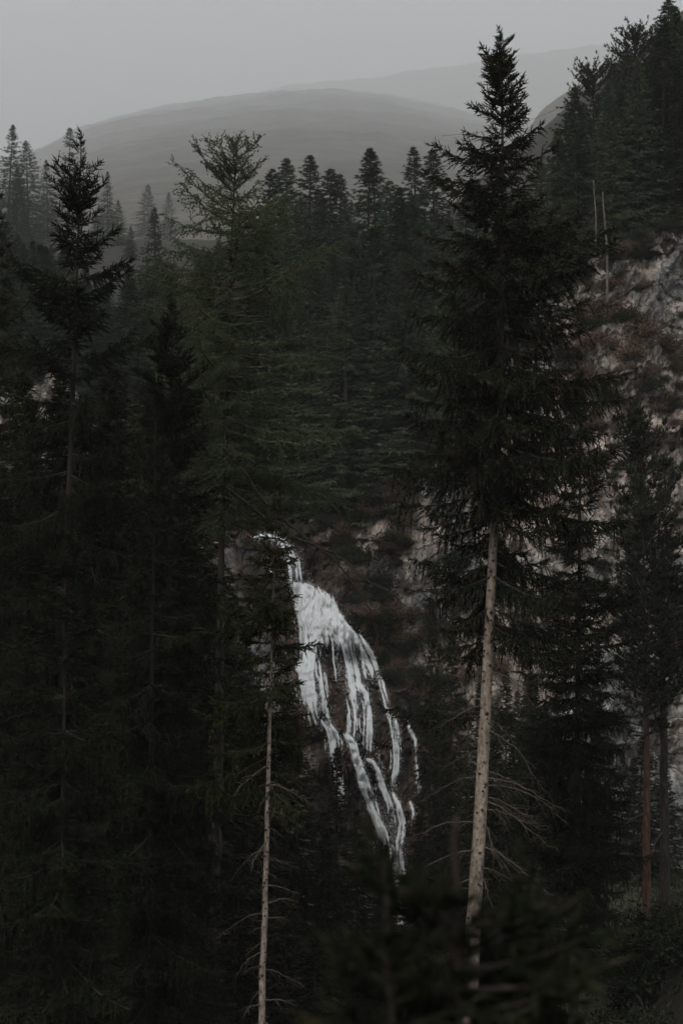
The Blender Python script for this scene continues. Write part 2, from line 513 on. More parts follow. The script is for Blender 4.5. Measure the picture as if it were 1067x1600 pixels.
cx = np.linspace(-42, 44, 620); ct = np.linspace(0, 1, 360)
X, T = np.meshgrid(cx, ct)
Zc = Z0 + (z_cliff_top(X) - Z0) * T
Yc = y_cliff(X, Zc)
Zc = Zc - 0.4 * fbm(X * 0.5, Zc * 0.6, 2, 4, 77)
fp = np.concatenate([f[0] for f in FALL])
dmin = np.full(X.shape, 1e9)
for p in fp:
    dmin = np.minimum(dmin, np.hypot(X - p[0], (Zc - p[2]) * 0.7))
wet = (1 - smooth(0.8, 3.8, dmin + 0.7 * fbm(X * 0.5, Zc * 0.5, 0, 4, 91))) * 0.97
link('cliff', grid_mesh('cliff', X, Yc, Zc, M['rock'], wet, False), kind='structure')

# the wooded slope that starts at the cliff's edge
def z_slope(x, y):
    x, y = np.asarray(x, float), np.asarray(y, float)
    b_ = np.interp(y, [100, 118, 180, 300, 480, 700, 1100], [4, 4, 20, 52, 90, 130, 196])
    zt = np.interp(x, [-80, -35, -22, -12, -6, -3.5, 0, 5, 10, 14, 20, 32, 80],
                   [24, 19, 15, 8, 3.5, 2.4, 3.5, 6, 12, 19, 23, 27, 32])
    k = np.exp(-np.clip(y - 121, 0, None) / 38.0)
    fl = 0.85 * np.clip(x - 14 - 0.02 * (y - 120), 0, 130) * smooth(118, 170, y)
    return b_ * (1 - k) + zt * k + fl + 1.0 * smooth(125, 150, y) * fbm(x * 0.06, y * 0.06, 0, 4, 8)

n_y = 160
T = np.linspace(0, 1, n_y)[:, None] ** 2.2
xs = np.linspace(-1, 1, 240)[None]
y_top = 118.0
Ysl = y_top + (1120 - y_top) * T + 0 * xs
Xsl = xs * (42 + 0.62 * (Ysl - y_top)) + 1.0
x0 = np.clip(Xsl[0], -42, 44)
yt = y_cliff(Xsl[0], z_cliff_top(Xsl[0]))
Ysl[0] = yt
Ysl = np.maximum(Ysl, yt[None] + 0.01)
Zsl = z_slope(Xsl, Ysl)
Zsl[0] = z_cliff_top(Xsl[0]) - 0.15
link('hillside', grid_mesh('hillside', Xsl, Ysl, Zsl, M['floor']), kind='structure')

# far hills: ridge lines rising away into the cloud
def far_hill(name, ridge, y0, y1, v0, seed, rough, nu=420, nj=260):
    """ridge: (u, v) of the skyline; the slope climbs from y0 at its foot to y1 on the ridge"""
    us = np.linspace(-900, 1967, nu)
    rv = np.interp(us, [r[0] for r in ridge], [r[1] for r in ridge])
    Xg, Yg, Zg = [], [], []
    for j in range(nj):
        t = j / (nj - 1)
        y = y0 + (y1 - y0) * t
        foot = P(533.5, v0, y0)[2]
        row_x = (us - 533.5) / FPX * (y0 + (y1 - y0) * 0.6)
        us_here = 533.5 + row_x / y * FPX
        zr = np.array([P(533.5, a, y1)[2] for a in np.interp(us, [r[0] for r in ridge], [r[1] for r in ridge])])
        row_x = (us - 533.5) / FPX * y1 * (0.35 + 0.65 * t) if False else (us - 533.5) / FPX * (y0 + (y1 - y0) * t)
        z = foot + (zr - foot) * t
        z = z + fbm(row_x * 0.0016, y * 0.0016, 0, 5, seed) * rough * math.sin(pi * min(1, t * 1.02)) * 110 * (0.3 + t)
        z = z + fbm(row_x * 0.006, y * 0.006, 0, 4, seed + 5, 0.6) * 12 * min(1, t * 3)
        Xg.append(row_x); Yg.append(np.full(nu, y)); Zg.append(z)
    Xg.append(Xg[-1]); Yg.append(Yg[-1] + 300); Zg.append(Zg[-1] - 260)
    link(name, grid_mesh(name, np.array(Xg), np.array(Yg), np.array(Zg), M['hill']), kind='structure')
far_hill('hill', [(-900, 330), (-300, 290), (0, 250), (60, 232), (110, 204), (180, 184), (260, 166), (350, 152), (440, 142),
                  (520, 141), (600, 148), (660, 158), (720, 172), (800, 190), (900, 200), (1067, 200), (1900, 150)], 1000, 12500, 470, 31, 0.35)
far_hill('mountain', [(-900, 420), (0, 300), (200, 220), (380, 152), (450, 133), (560, 124), (700, 104), (830, 84), (960, 66), (1067, 50), (1900, 0)],
         11500, 16500, 330, 51, 0.4)
far_hill('mountain_flank', [(-900, 700), (600, 520), (760, 300), (800, 245), (850, 178), (880, 150), (905, 130), (1067, 60), (1900, -60)],
         1900, 3000, 420, 61, 0.35, 300, 60)

# ------------------------------------------------------------------ waterfall
wf = thing('waterfall', 'white waterfall spilling in strands down the dark stepped cliff', 'waterfall', cliff_point(545, 1440))
wf['kind'] = 'structure'
wf_inv = np.array(wf.location)
rw = np.random.default_rng(4)
def cliff_snap(p, out):
    q = np.array(p, float)
    yy = y_cliff(q[..., 0], q[..., 2])
    for dx_, dz_ in ((0.45, 0), (-0.45, 0), (0, 0.5), (0, -0.5), (0, 1.0)):
        yy = np.minimum(yy, y_cliff(q[..., 0] + dx_, q[..., 2] + dz_) + 0.12)
    q[..., 1] = yy - out
    return q
OCT = np.array([[0, 0, 1.0], [1, 0, 0], [0, 1, 0], [-1, 0, 0], [0, -1, 0], [0, 0, -1.0]])
OCF = np.array([[0, 1, 2], [0, 2, 3], [0, 3, 4], [0, 4, 1], [5, 2, 1], [5, 3, 2], [5, 4, 3], [5, 1, 4]])
for si, (pts, w0, w1, dn, fu) in enumerate(FALL):
    mb = MB()
    seg = np.linalg.norm(np.diff(pts, axis=0), axis=1); cum = np.concatenate([[0], np.cumsum(seg)])
    Ltot = cum[-1]; wm = 0.5 * (w0 + w1) * 116 / FPX
    # broken water: long flecks that follow the flow, thinned out along wandering streaks
    nf = int(Ltot * wm * 1000 * dn) + 260
    t = rw.random(nf)
    lane = rw.uniform(-1, 1, nf) + rw.normal(size=nf) * 0.26
    w = (w0 + (w1 - w0) * t) * 0.5 * 116 / FPX * (1.0 if fu > 0.9 else 0.95)
    w = w * (1 + 0.35 * vnoise(t * Ltot * 0.5 + 9 * si, 3.3, 0, 305))
    xl = lane * w
    st = vnoise(xl * 8 + 50 * si + 0.4 * np.sin(t * Ltot * 1.5), t * Ltot * 0.4, 0, 300) * 0.95 + vnoise(xl * 18, t * Ltot * 1.6, 5, 301) * 0.35 + 0.35 * vnoise(xl * 2.5 + 7, t * Ltot * 0.35, 2, 303) + 0.14 * rw.normal(size=nf)
    thr = (1.10 if fu > 0.9 else 1.20) - 2.0 * fu * (1.0 if fu > 0.9 else 0.9) + 0.55 * np.clip(np.abs(lane) - 0.7, 0, 1) * 2
    thr = thr + 0.75 * smooth(0.72, 1.0, t + 0.12 * vnoise(xl * 5, 0, 0, 306)) + 0.4 * (1 - smooth(0, 0.08, t))
    ok_ = st > thr
    t, lane, xl = t[ok_], lane[ok_], xl[ok_]; n_ = len(t)
    l = rw.uniform(0.04, 0.22, n_) * (0.6 + 0.6 * fu); rr = rw.uniform(0.006, 0.022, n_)
    def on_path(tt, xo):
        c = np.stack([np.interp(np.clip(tt, 0, 1) * Ltot, cum, pts[:, k]) for k in range(3)], 1)
        c[:, 0] += xo
        return c
    c0 = on_path(t, xl); c1 = on_path(t + 0.05, xl)
    d = c1 - c0; d[:, 1] = 0; d[:, 2] -= 0.02 + 0.3 * np.abs(d[:, 2]); d /= np.linalg.norm(d, axis=1)[:, None]
    c0[:, 2] += rw.normal(size=n_) * 0.05
    out = 0.28 + 0.30 * rw.random(n_) * (0.4 + fu)
    c0 = cliff_snap(c0, out) - wf_inv
    U = np.cross(d, np.array([0, 1.0, 0])); U /= np.linalg.norm(U, axis=1)[:, None]; V = np.cross(d, U)
    v = (c0[:, None] + OCT[None, :, 0:1] * U[:, None] * rr[:, None, None] + OCT[None, :, 1:2] * V[:, None] * rr[:, None, None]
         - OCT[None, :, 2:3] * d[:, None] * l[:, None, None])
    mb.add(v.reshape(-1, 3), (np.arange(n_)[:, None, None] * 6 + OCF[None]).reshape(-1, 3))
    # drops thrown clear at the stream's edges
    nd = int(n_ * 0.35) + 30 + int(Ltot * 40)
    t = rw.random(nd)
    w = (w0 + (w1 - w0) * t) * 0.5 * 116 / FPX * (1.0 if fu > 0.9 else 0.95)
    c = on_path(t, rw.normal(size=nd) * (w * 0.6 + 0.06)); c[:, 2] += rw.normal(size=nd) * 0.15
    c = cliff_snap(c, 0.2 + 0.45 * rw.random(nd)) - wf_inv
    rr = rw.uniform(0.006, 0.018, nd)
    v = c[:, None] + (OCT * np.array([1, 1, 1.8]))[None] * rr[:, None, None]
    mb.add(v.reshape(-1, 3), (np.arange(nd)[:, None, None] * 6 + OCF[None]).reshape(-1, 3))
    link('stream', mb.mesh('stream', [M['water']]), wf)

# ------------------------------------------------------------------ branches
def curve_pts(L, kind, n=12):
    t = np.linspace(0, 1, n)
    if kind == 'up':      z = 0.02 * t + 0.20 * t ** 2
    elif kind == 'flat':  z = -0.14 * t + 0.17 * t ** 2.4
    else:                 z = -0.38 * t + 0.26 * t ** 2.6      # drooping, tip turned up
    return np.stack([t * L, 0 * t, z * L], 1)

def spruce_branch(L, kind, seed, mat='spruce', dens=1.0, tipb=0.0):
    r = np.random.default_rng(seed); mb = MB()
    sp = curve_pts(L, kind)
    sp[:, 1] += 0.04 * L * np.cumsum(r.normal(size=len(sp))) / 3 * np.linspace(0, 1, len(sp))
    sp[:, 2] += 0.012 * L * r.normal(size=len(sp)) * np.linspace(0, 1, len(sp))
    tube(mb, sp, np.linspace(0.010 + 0.008 * L, 0.004, len(sp)), 5, 1, 0.3)
    t_s = np.linspace(0, 1, len(sp))
    O, D, Ls, R, TI = [], [], [], [], []
    def S(p, d, l, rad, ti):
        O.append(p); D.append(d); Ls.append(l); R.append(rad); TI.append(ti)
    step = 0.092 / dens
    ph1, ph2 = r.uniform(0, 6, 2)
    nn = int(L / step)
    hang = {'up': 0.25, 'flat': 0.75, 'droop': 1.25}[kind]
    for i in range(nn):
        t = 0.10 + 0.9 * (i + r.random()) / nn
        p = np.array([np.interp(t, t_s, sp[:, k]) for k in range(3)])
        p2 = np.array([np.interp(min(1, t + 0.03), t_s, sp[:, k]) for k in range(3)])
        ax = p2 - p; ax = ax / (np.linalg.norm(ax) + 1e-6) if np.linalg.norm(ax) > 1e-5 else np.array([1, 0, 0.2])
        if t > 0.2: S(p, ax + r.normal(size=3) * 0.25, 0.14, 0.034, 0.35)
        full = 0.75 + 0.45 * math.sin(t * L * 5 + ph1) * math.sin(t * L * 2.3 + ph2)
        for side in (-1, 0, 1):
            if side == 0 and r.random() > 0.7: continue
            if r.random() > full + 0.25: continue
            l2 = L * 0.36 * (1 - t) ** 0.75 * (0.35 + 0.65 * min(1, t / 0.3)) * r.uniform(0.6, 1.2) + 0.10
            l2 = min(l2, 0.95)
            d = ax * r.uniform(0.5, 0.9) + np.array([0, side, 0]) * r.uniform(0.7, 1.0) + np.array([0, 0, 1]) * r.normal() * 0.30
            if side == 0:
                d = np.array([0.35, r.normal() * 0.4, 0.9 if kind == 'up' else (-1.0 if r.random() < 0.7 else 0.6)])
                l2 = r.uniform(0.10, 0.22) if d[2] > 0 else min(r.uniform(0.15, 0.5) * hang, 0.35 * L)
            d = d / np.linalg.norm(d)
            # twig as a chain that bends downward
            m_ = max(2, int(l2 / 0.075)); q = p.copy(); dd = d.copy()
            for j in range(m_):
                f = (j + 1) / m_
                seg = l2 / m_
                dd = dd + np.array([0, 0, -1]) * hang * 0.30 * (seg / 0.075) * 0.55 * (1 - 0.4 * f)
                if kind == 'up': dd = dd + np.array([0, 0, 0.10])
                dd = dd / np.linalg.norm(dd)
                last = j == m_ - 1
                S(q, dd, seg * 1.6, 0.032 if not last else 0.028, r.uniform(0, 0.5) + (tipb if last else 0))
                if j % 1 == 0 and not last:
                    sv = np.cross(dd, np.array([0, 0, 1.0])); sv /= np.linalg.norm(sv) + 1e-6
                    for s2 in (-1, 1):
                        if r.random() < 0.42: continue
                        d3 = dd * 0.7 + sv * s2 * 0.75 + np.array([0, 0, -0.35 * hang]) + r.normal(size=3) * 0.12
                        l3 = r.uniform(0.055, 0.15) * (1.2 - 0.5 * f)
                        S(q + dd * seg * r.random(), d3, l3, 0.028, r.uniform(0.05, 0.75) + tipb * 0.25)
                q = q + dd * seg
    # leading tip
    S(sp[-1], sp[-1] - sp[-2], 0.16, 0.027, 0.7 + tipb * 0.3)
    brushes(mb, O, D, Ls, R, np.clip(TI, 0, 1), 0, 7, 0.5, 0.32, r)
    return mb.mesh('spruce_branch', [M[mat], M['bark_dark']])

def larch_branch(L, kind, seed):
    r = np.random.default_rng(seed); mb = MB()
    t = np.linspace(0, 1, 16)
    z = {'up': 0.05 * t + 0.32 * t ** 1.8, 'flat': -0.10 * t + 0.24 * t ** 2.2, 'droop': -0.22 * t + 0.18 * t ** 2}[kind]
    sp = np.stack([t * L, 0.05 * L * np.sin(t * 3 + seed) * t, z * L + 0.015 * L * r.normal(size=16) * t], 1)
    tube(mb, sp, np.linspace(0.012 + 0.011 * L, 0.005, 16), 5, 1, 0.3)
    O, D, Ls, TI = [], [], [], []
    def tufts(pts, sp_=0.05):
        d = np.linalg.norm(np.diff(pts, axis=0), axis=1); c = np.concatenate([[0], np.cumsum(d)])
        for s in np.arange(0.03, c[-1], sp_):
            s += r.normal() * 0.01
            p = np.array([np.interp(s, c, pts[:, k]) for k in range(3)])
            dd = r.normal(size=3) * 0.8 + np.array([0, 0, 0.9])
            O.append(p); D.append(dd); Ls.append(r.uniform(0.03, 0.05)); TI.append(r.uniform(0, 1))
    nn = int(L / 0.16)
    for i in range(nn):
        tt = 0.12 + 0.88 * (i + r.random()) / nn
        p = np.array([np.interp(tt, t, sp[:, k]) for k in range(3)])
        for side in (-1, 1):
            if r.random() < 0.15: continue
            l2 = (0.22 + L * 0.24 * (1 - tt) ** 0.6) * r.uniform(0.5, 1.3)
            d = np.array([r.uniform(0.5, 1.1), side * r.uniform(0.5, 1), r.normal() * 0.3 + 0.1])
            d /= np.linalg.norm(d)
            n_ = 7; s = np.linspace(0, 1, n_)[:, None]
            hang = np.array([[0, 0, -1]]) * (0.30 if kind != 'up' else -0.12) * s ** 1.6
            q = p + (d[None] * s + hang) * l2 + r.normal(size=(n_, 3)) * 0.012 * s
            tube(mb, q, np.linspace(0.007, 0.003, n_), 3, 1, 0.3)
            tufts(q)
            for k in range(int(l2 / 0.16)):
                a = r.integers(1, n_ - 1); l3 = r.uniform(0.10, 0.32)
                d3 = d * 0.5 + r.normal(size=3) * 0.5 + np.array([0, 0, -0.5 if kind != 'up' else 0.3])
                d3 /= np.linalg.norm(d3)
                s5 = np.linspace(0, 1, 4)[:, None]
                q3 = q[a] + d3 * s5 * l3 + np.array([[0, 0, -0.05]]) * s5 ** 2
                tube(mb, q3, np.linspace(0.005, 0.003, 4), 3, 1, 0.3)
                tufts(q3)
    tufts(sp[5:], 0.045)
    brushes(mb, O, D, Ls, 0.028, TI, 0, 6, 0.5, 0.3, r, 0.4)
    return mb.mesh('larch_branch', [M['larch'], M['bark_grey']])

def pine_branch(L, seed, coarse=1.0):
    r = np.random.default_rng(seed); mb = MB()
    t = np.linspace(0, 1, 10)
    sp = np.stack([t * L, 0.06 * L * np.sin(t * 4 + seed), (0.05 * t + 0.22 * t ** 2) * L], 1)
    tube(mb, sp, np.linspace(0.015 + 0.012 * L, 0.008, 10), 5, 1, 0.3)
    O, D, Ls, TI = [], [], [], []
    for i in range(int(L / 0.14)):
        tt = 0.35 + 0.65 * r.random()
        p = np.array([np.interp(tt, t, sp[:, k]) for k in range(3)])
        l2 = r.uniform(0.15, 0.28 * L * (1.3 - tt) + 0.2)
        d = np.array([0.8, r.normal() * 0.8, 0.3 + r.normal() * 0.35]); d /= np.linalg.norm(d)
        q = p + np.linspace(0, 1, 4)[:, None] * d * l2
        tube(mb, q, [0.009, 0.008, 0.006, 0.005], 3, 1, 0.3)
        for k in range(int(5 / coarse)):
            a = q[-1] - d * l2 * r.random() * 0.6
            dd = d * 0.6 + r.normal(size=3) * 0.45 + np.array([0, 0, 0.55])
            O.append(a); D.append(dd); Ls.append(r.uniform(0.12, 0.24)); TI.append(r.random())
    brushes(mb, O, D, Ls, 0.062, TI, 0, 12, 0.35, 0.14, r, 0.8)
    return mb.mesh('pine_branch', [M['pine'], M['bark_dark']])

def dead_branch(L, seed):
    r = np.random.default_rng(seed); mb = MB()
    t = np.linspace(0, 1, 14)
    sg = r.choice([-1, 1])
    z = -0.10 * t - 0.32 * t ** 2 + 0.12 * np.sin(t * 3 + r.random() * 3) * t
    sp = np.stack([t * L, 0.14 * L * t ** 2 * r.normal(), z * L], 1) + r.normal(size=(14, 3)) * 0.020 * L * t[:, None] * np.array([0.5, 1, 1])
    tube(mb, sp, np.linspace(0.011 + 0.005 * L, 0.003, 14), 5)
    for i in range(int(5 + 7 * L)):
        k = r.integers(2, 13); l2 = L * r.uniform(0.1, 0.42) * (1.1 - k / 14)+0.06
        d = np.array([r.uniform(0.4, 1), r.normal() * 0.7, -r.uniform(-0.2, 1.0)]); d /= np.linalg.norm(d)
        s = np.linspace(0, 1, 6)[:, None]
        q = sp[k] + d * s * l2 + np.array([[0, 0, -0.25]]) * s ** 2 * l2 + r.normal(size=(6, 3)) * 0.01 * s
        tube(mb, q, np.linspace(0.005, 0.0022, 6), 3)
        if l2 > 0.3:
            for _ in range(2):
                j = r.integers(2, 6); d2 = d + r.normal(size=3) * 0.6; d2 /= np.linalg.norm(d2)
                tube(mb, q[j] + np.linspace(0, 1, 4)[:, None] * d2 * l2 * 0.35, [0.0035, 0.003, 0.0025, 0.002], 3)
    return mb.mesh('dead_branch', [M['dead']])

LENS = [0.45, 0.8, 1.3, 2.0, 2.8]
def branch_set(mat, tipb, seed, dens=1.15):
    d = {}
    for k, kind in enumerate(('up', 'flat', 'droop')):
        for L in LENS:
            if kind == 'droop' and L < 1: continue
            if kind == 'up' and L > 2.5: continue
            for q in range(2 if L < 2.5 else 3):
                d.setdefault((kind, L), []).append(spruce_branch(L, kind, seed + k * 100 + int(L * 10) + q * 7, mat, dens, tipb))
    return d
SETS = {'spruce': branch_set('spruce', 0.15, 1000), 'spruce_rusty': branch_set('spruce_rusty', 0.55, 2000),
        'spruce_fresh': branch_set('spruce_fresh', 0.3, 3000)}
LARCH = {(k, L): [larch_branch(L, k, int(L * 10) + i * 31 + len(k)) for i in range(2)] for k in ('up', 'flat', 'droop') for L in (0.6, 1.2, 2.0, 3.0)}
PINE = {L: [pine_branch(L, int(L * 10) + i * 13) for i in range(2)] for L in (0.6, 1.2, 2.0)}
DEAD = {L: [dead_branch(L, int(L * 10) + i * 17) for i in range(4)] for L in (0.5, 1.1, 1.9)}

def nearest(d, L, kind=None):
    ks = [k for k in d if (k[0] == kind if kind else True)]
    return min(ks, key=lambda k: abs(math.log((k[1] if kind else k) / L)))

def put_branch(tree, me, p, az, el, sc, name='branch', roll=0.0):
    o = bpy.data.objects.new(name, me); COL.objects.link(o); o.parent = tree
    o.location = [float(c) for c in p]
    o.rotation_mode = 'XYZ'
    o.rotation_euler = (roll, -el, az)
    o.scale = (sc, sc, sc)
    return o

def trunk_pts(px, D, n=60, wob=0.02, seed=0):
    """the stem follows px (photograph positions, top first), then runs on down to the ground"""
    pts = np.array([P(u, v, D) for u, v in px])
    dirv = pts[-1] - pts[-2]; dirv = dirv / abs(dirv[2])
    zg = float(z_ground(pts[-1][0], D)) - 0.5
    if pts[-1][2] > zg:
        pts = np.vstack([pts, pts[-1] + dirv * (pts[-1][2] - zg)])
    c = np.concatenate([[0], np.cumsum(np.linalg.norm(np.diff(pts, axis=0), axis=1))])
    s = np.linspace(0, c[-1], n)
    q = np.stack([np.interp(s, c, pts[:, k]) for k in range(3)], 1)
    r = np.random.default_rng(seed)
    q[:, 0] += wob * np.cumsum(r.normal(size=n)) * 0.3; q[:, 0] -= 0
    return q

def hero_tree(name, label, cat, px, D, prof, crown_v, r_top, r_base, bset='spruce', bark_m='bark_grey',
              whorl=0.42, per=5, elev=(0.75, 0.12, -0.12), kinds=(0.22, 0.5), seed=1, dead=None, extra=(), gap=0.12, lmin=0.16, front=None, thin=None,
              group=None, knots=False, fill=True, species='spruce', leader=True, taper=1.0):
    r = np.random.default_rng(seed)
    q = trunk_pts(px, D, 70, 0.02, seed)
    base = q[-1].copy()
    t = thing(name, label, cat, base, group)
    q = q - base
    s = np.linspace(0, 1, len(q))
    rad = r_top + (r_base - r_top) * s ** taper
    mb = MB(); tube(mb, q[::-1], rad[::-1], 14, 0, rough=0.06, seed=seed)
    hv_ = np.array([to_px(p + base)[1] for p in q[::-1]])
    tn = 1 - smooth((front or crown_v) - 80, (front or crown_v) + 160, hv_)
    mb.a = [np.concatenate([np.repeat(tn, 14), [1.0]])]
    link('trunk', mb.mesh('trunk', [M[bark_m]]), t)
    vv = np.array([to_px(p + base)[1] for p in q])
    def at_v(v): return np.array([np.interp(v, vv, q[:, k]) for k in range(3)]), float(np.interp(v, vv, rad))
    v_top = vv[0]; mpp = D / FPX
    pv = [a[0] for a in prof]; pl = [a[1] for a in prof]; pr = [a[2] for a in prof]
    v = v_top + 5; cnt = 0
    while v < crown_v:
        f = (v - v_top) / (crown_v - v_top)
        el0 = np.interp(f, [0, 0.3, 1.0], elev)
        a0 = r.random() * 2 * pi
        npb = per if f > 0.08 else max(3, per - 1)
        for k in range(npb):
            if r.random() < gap: continue
            az = a0 + 2 * pi * (k + r.uniform(-0.3, 0.3)) / npb
            hl, hr = np.interp(v, pv, pl), np.interp(v, pv, pr)
            c = math.cos(az); side = hr if c > 0 else hl; av = 0.5 * (hl + hr)
            ln = (side * c * c + av * (1 - c * c)) * mpp * r.uniform(0.62, 1.2)
            if f < 0.4 and r.random() < 0.26: continue
            if thin and v > thin[0] and r.random() < thin[1] * (2.2 if math.sin(az) < -0.4 else 1.0): continue
            if front and v > front and math.sin(az) < -0.35 and abs(c) < 0.93 and r.random() < 0.85: continue
            if k % 2 and fill: ln *= r.uniform(0.6, 1)
            ln = max(lmin, ln * (0.90 + 0.26 * math.sin(v * 0.045 + seed) * math.sin(az * 2 + v * 0.02 + seed)))
            vj = v + r.uniform(-0.3, 0.3) * whorl / mpp * 0.5
            p, rd = at_v(vj)
            el = el0 + r.normal() * 0.10
            if species == 'larch':
                kind = 'up' if f < kinds[0] else ('flat' if f < kinds[1] else 'droop')
                key = nearest(LARCH, ln, kind); me = LARCH[key][r.integers(0, 2)]; nl = key[1]
            elif species == 'pine':
                key = nearest(PINE, ln); me = PINE[key][r.integers(0, 2)]; nl = key
            else:
                kind = 'up' if f < kinds[0] else ('flat' if f < kinds[1] else 'droop')
                if kind == 'droop' and ln < 0.9: kind = 'flat'
                st = SETS[bset]
                key = nearest(st, ln, kind); ms = st[key]; me = ms[r.integers(0, len(ms))]; nl = key[1]
            put_branch(t, me, p, az, el, ln / nl, roll=r.normal() * 0.15)
            cnt += 1
        v += whorl / mpp * (0.45 + 0.55 * min(1, f / 0.25)) * r.uniform(0.85, 1.15)
    if leader and species == 'spruce':
        key = ('up', 0.45)
        p, _ = at_v(v_top + 1)
        put_branch(t, SETS[bset][key][0], p - np.array([0, 0, 0.1]), 0.3, 1.45, 0.8)
    for (v_, az, ln, el, kind) in extra:
        p, rd = at_v(v_)
        if kind == 'dead':
            key = nearest(DEAD, ln); me = DEAD[key][r.integers(0, 4)]; nl = key
            put_branch(t, me, p, az, el, ln / nl, 'dead_branch', r.uniform(-0.4, 0.4))
        else:
            st = SETS[bset] if species == 'spruce' else LARCH
            key = nearest(st, ln, kind); me = st[key][r.integers(0, len(st[key]))]
            put_branch(t, me, p, az, el, ln / key[1])
        cnt += 1
    if dead:
        v0, v1, nd, lmin, lmax = dead
        for k in range(nd):
            v_ = v0 + (v1 - v0) * (k + r.random()) / nd
            p, rd = at_v(v_)
            az = r.uniform(0, 2 * pi)
            if r.random() < 0.6: az = (0 if r.random() < 0.5 else pi) + r.normal() * 0.5
            ln = r.uniform(lmin, lmax)
            key = nearest(DEAD, ln)
            put_branch(t, DEAD[key][r.integers(0, 4)], p, az, r.normal() * 0.25, ln / key, 'dead_branch', r.uniform(-0.5, 0.5))
    if knots:
        v0, v1, nk = knots
        mk = MB()
        for k in range(nk):
            v_ = v0 + (v1 - v0) * (k + r.random()) / nk
            p, rd = at_v(v_)
            az = r.uniform(0, 2 * pi)
            o = np.array([math.cos(az), math.sin(az), 0])
            d = o + np.array([0, 0, r.uniform(-0.3, 0.5)])
            l = r.uniform(0.02, 0.07); rr_ = r.uniform(0.012, 0.03) * (0.5 + rd / 0.2)
            q5 = p + o * (rd * 0.86) + d * np.linspace(0, 1, 3)[:, None] * (l + rd * 0.14)
            tube(mk, q5, [rr_ * 1.5, rr_, rr_ * 0.5], 5)
        kn = link('knots', mk.mesh('knots', [M['knot']]), t); kn['kind'] = 'stuff'
    return t

# ------------------------------------------------------------------ the near trees
R_ = math.radians
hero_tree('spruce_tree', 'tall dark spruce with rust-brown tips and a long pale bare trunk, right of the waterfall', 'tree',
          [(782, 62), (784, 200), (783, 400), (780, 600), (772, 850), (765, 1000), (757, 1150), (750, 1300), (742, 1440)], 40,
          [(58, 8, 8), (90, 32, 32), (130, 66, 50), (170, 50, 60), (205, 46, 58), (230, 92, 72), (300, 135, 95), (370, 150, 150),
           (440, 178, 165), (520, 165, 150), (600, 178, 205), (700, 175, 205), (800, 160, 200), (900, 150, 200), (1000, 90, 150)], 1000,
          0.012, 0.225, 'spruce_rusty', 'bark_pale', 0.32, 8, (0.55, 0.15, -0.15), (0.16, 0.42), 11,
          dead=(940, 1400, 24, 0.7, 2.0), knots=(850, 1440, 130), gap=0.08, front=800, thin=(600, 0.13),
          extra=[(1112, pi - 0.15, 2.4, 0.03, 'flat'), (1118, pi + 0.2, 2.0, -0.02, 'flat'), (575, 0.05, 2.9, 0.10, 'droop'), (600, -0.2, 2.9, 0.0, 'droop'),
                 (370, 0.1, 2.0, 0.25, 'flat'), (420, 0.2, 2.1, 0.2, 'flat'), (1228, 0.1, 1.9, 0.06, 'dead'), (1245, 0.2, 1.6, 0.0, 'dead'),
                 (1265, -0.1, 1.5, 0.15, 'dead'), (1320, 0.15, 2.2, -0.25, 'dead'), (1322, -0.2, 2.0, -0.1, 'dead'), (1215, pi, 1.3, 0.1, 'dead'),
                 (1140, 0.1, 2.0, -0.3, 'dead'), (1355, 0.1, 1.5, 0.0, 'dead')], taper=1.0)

hero_tree('spruce_tree', 'dark spruce at the left with an open spiky top and hanging twigs', 'tree',
          [(127, 222), (122, 400), (115, 600), (105, 800), (98, 1000), (92, 1300), (86, 1600)], 38,
          [(222, 8, 8), (250, 28, 20), (280, 50, 40), (310, 78, 60), (340, 75, 70), (380, 75, 60), (410, 90, 110), (470, 130, 135), (560, 155, 160), (700, 150, 150),
           (900, 170, 160), (1200, 180, 175), (1450, 190, 180)], 1640, 0.01, 0.2, 'spruce', 'bark_dark', 0.40, 6,
          (0.62, 0.1, -0.3), (0.1, 0.28), 21, gap=0.11, dead=(800, 1550, 10, 0.8, 1.8),
          extra=[(1330, -0.5, 2.9, -0.5, 'droop'), (1380, -1.0, 2.6, -0.6, 'droop'), (1300, 3.8, 2.6, -0.6, 'droop')])

hero_tree('larch_tree', 'airy green larch with thin upswept branches, between the two dark spruces', 'tree',
          [(372, 214), (366, 300), (360, 400), (357, 520), (352, 650), (348, 800), (345, 1000)], 46,
          [(214, 10, 12), (240, 40, 34), (280, 92, 56), (320, 104, 88), (380, 130, 125), (440, 155, 165), (520, 160, 185), (600, 150, 200), (700, 140, 210), (780, 130, 200), (850, 80, 60)], 830,
          0.012, 0.2, 'spruce', 'bark_dark', 0.33, 7, (0.5, 0.12, -0.15), (0.14, 0.5), 31, species='larch', gap=0.05,
          extra=[(300, pi, 1.5, 0.55, 'up'), (330, pi - 0.3, 2.0, 0.35, 'up'), (290, pi + 0.5, 1.2, 0.9, 'up'), (470, 0, 2.9, 0.15, 'up'), (440, 0.3, 2.0, 0.5, 'up'),
                 (440, pi, 2.2, 0.1, 'flat'), (650, 0, 3.0, -0.1, 'droop'), (720, 0, 3.2, -0.2, 'droop')])

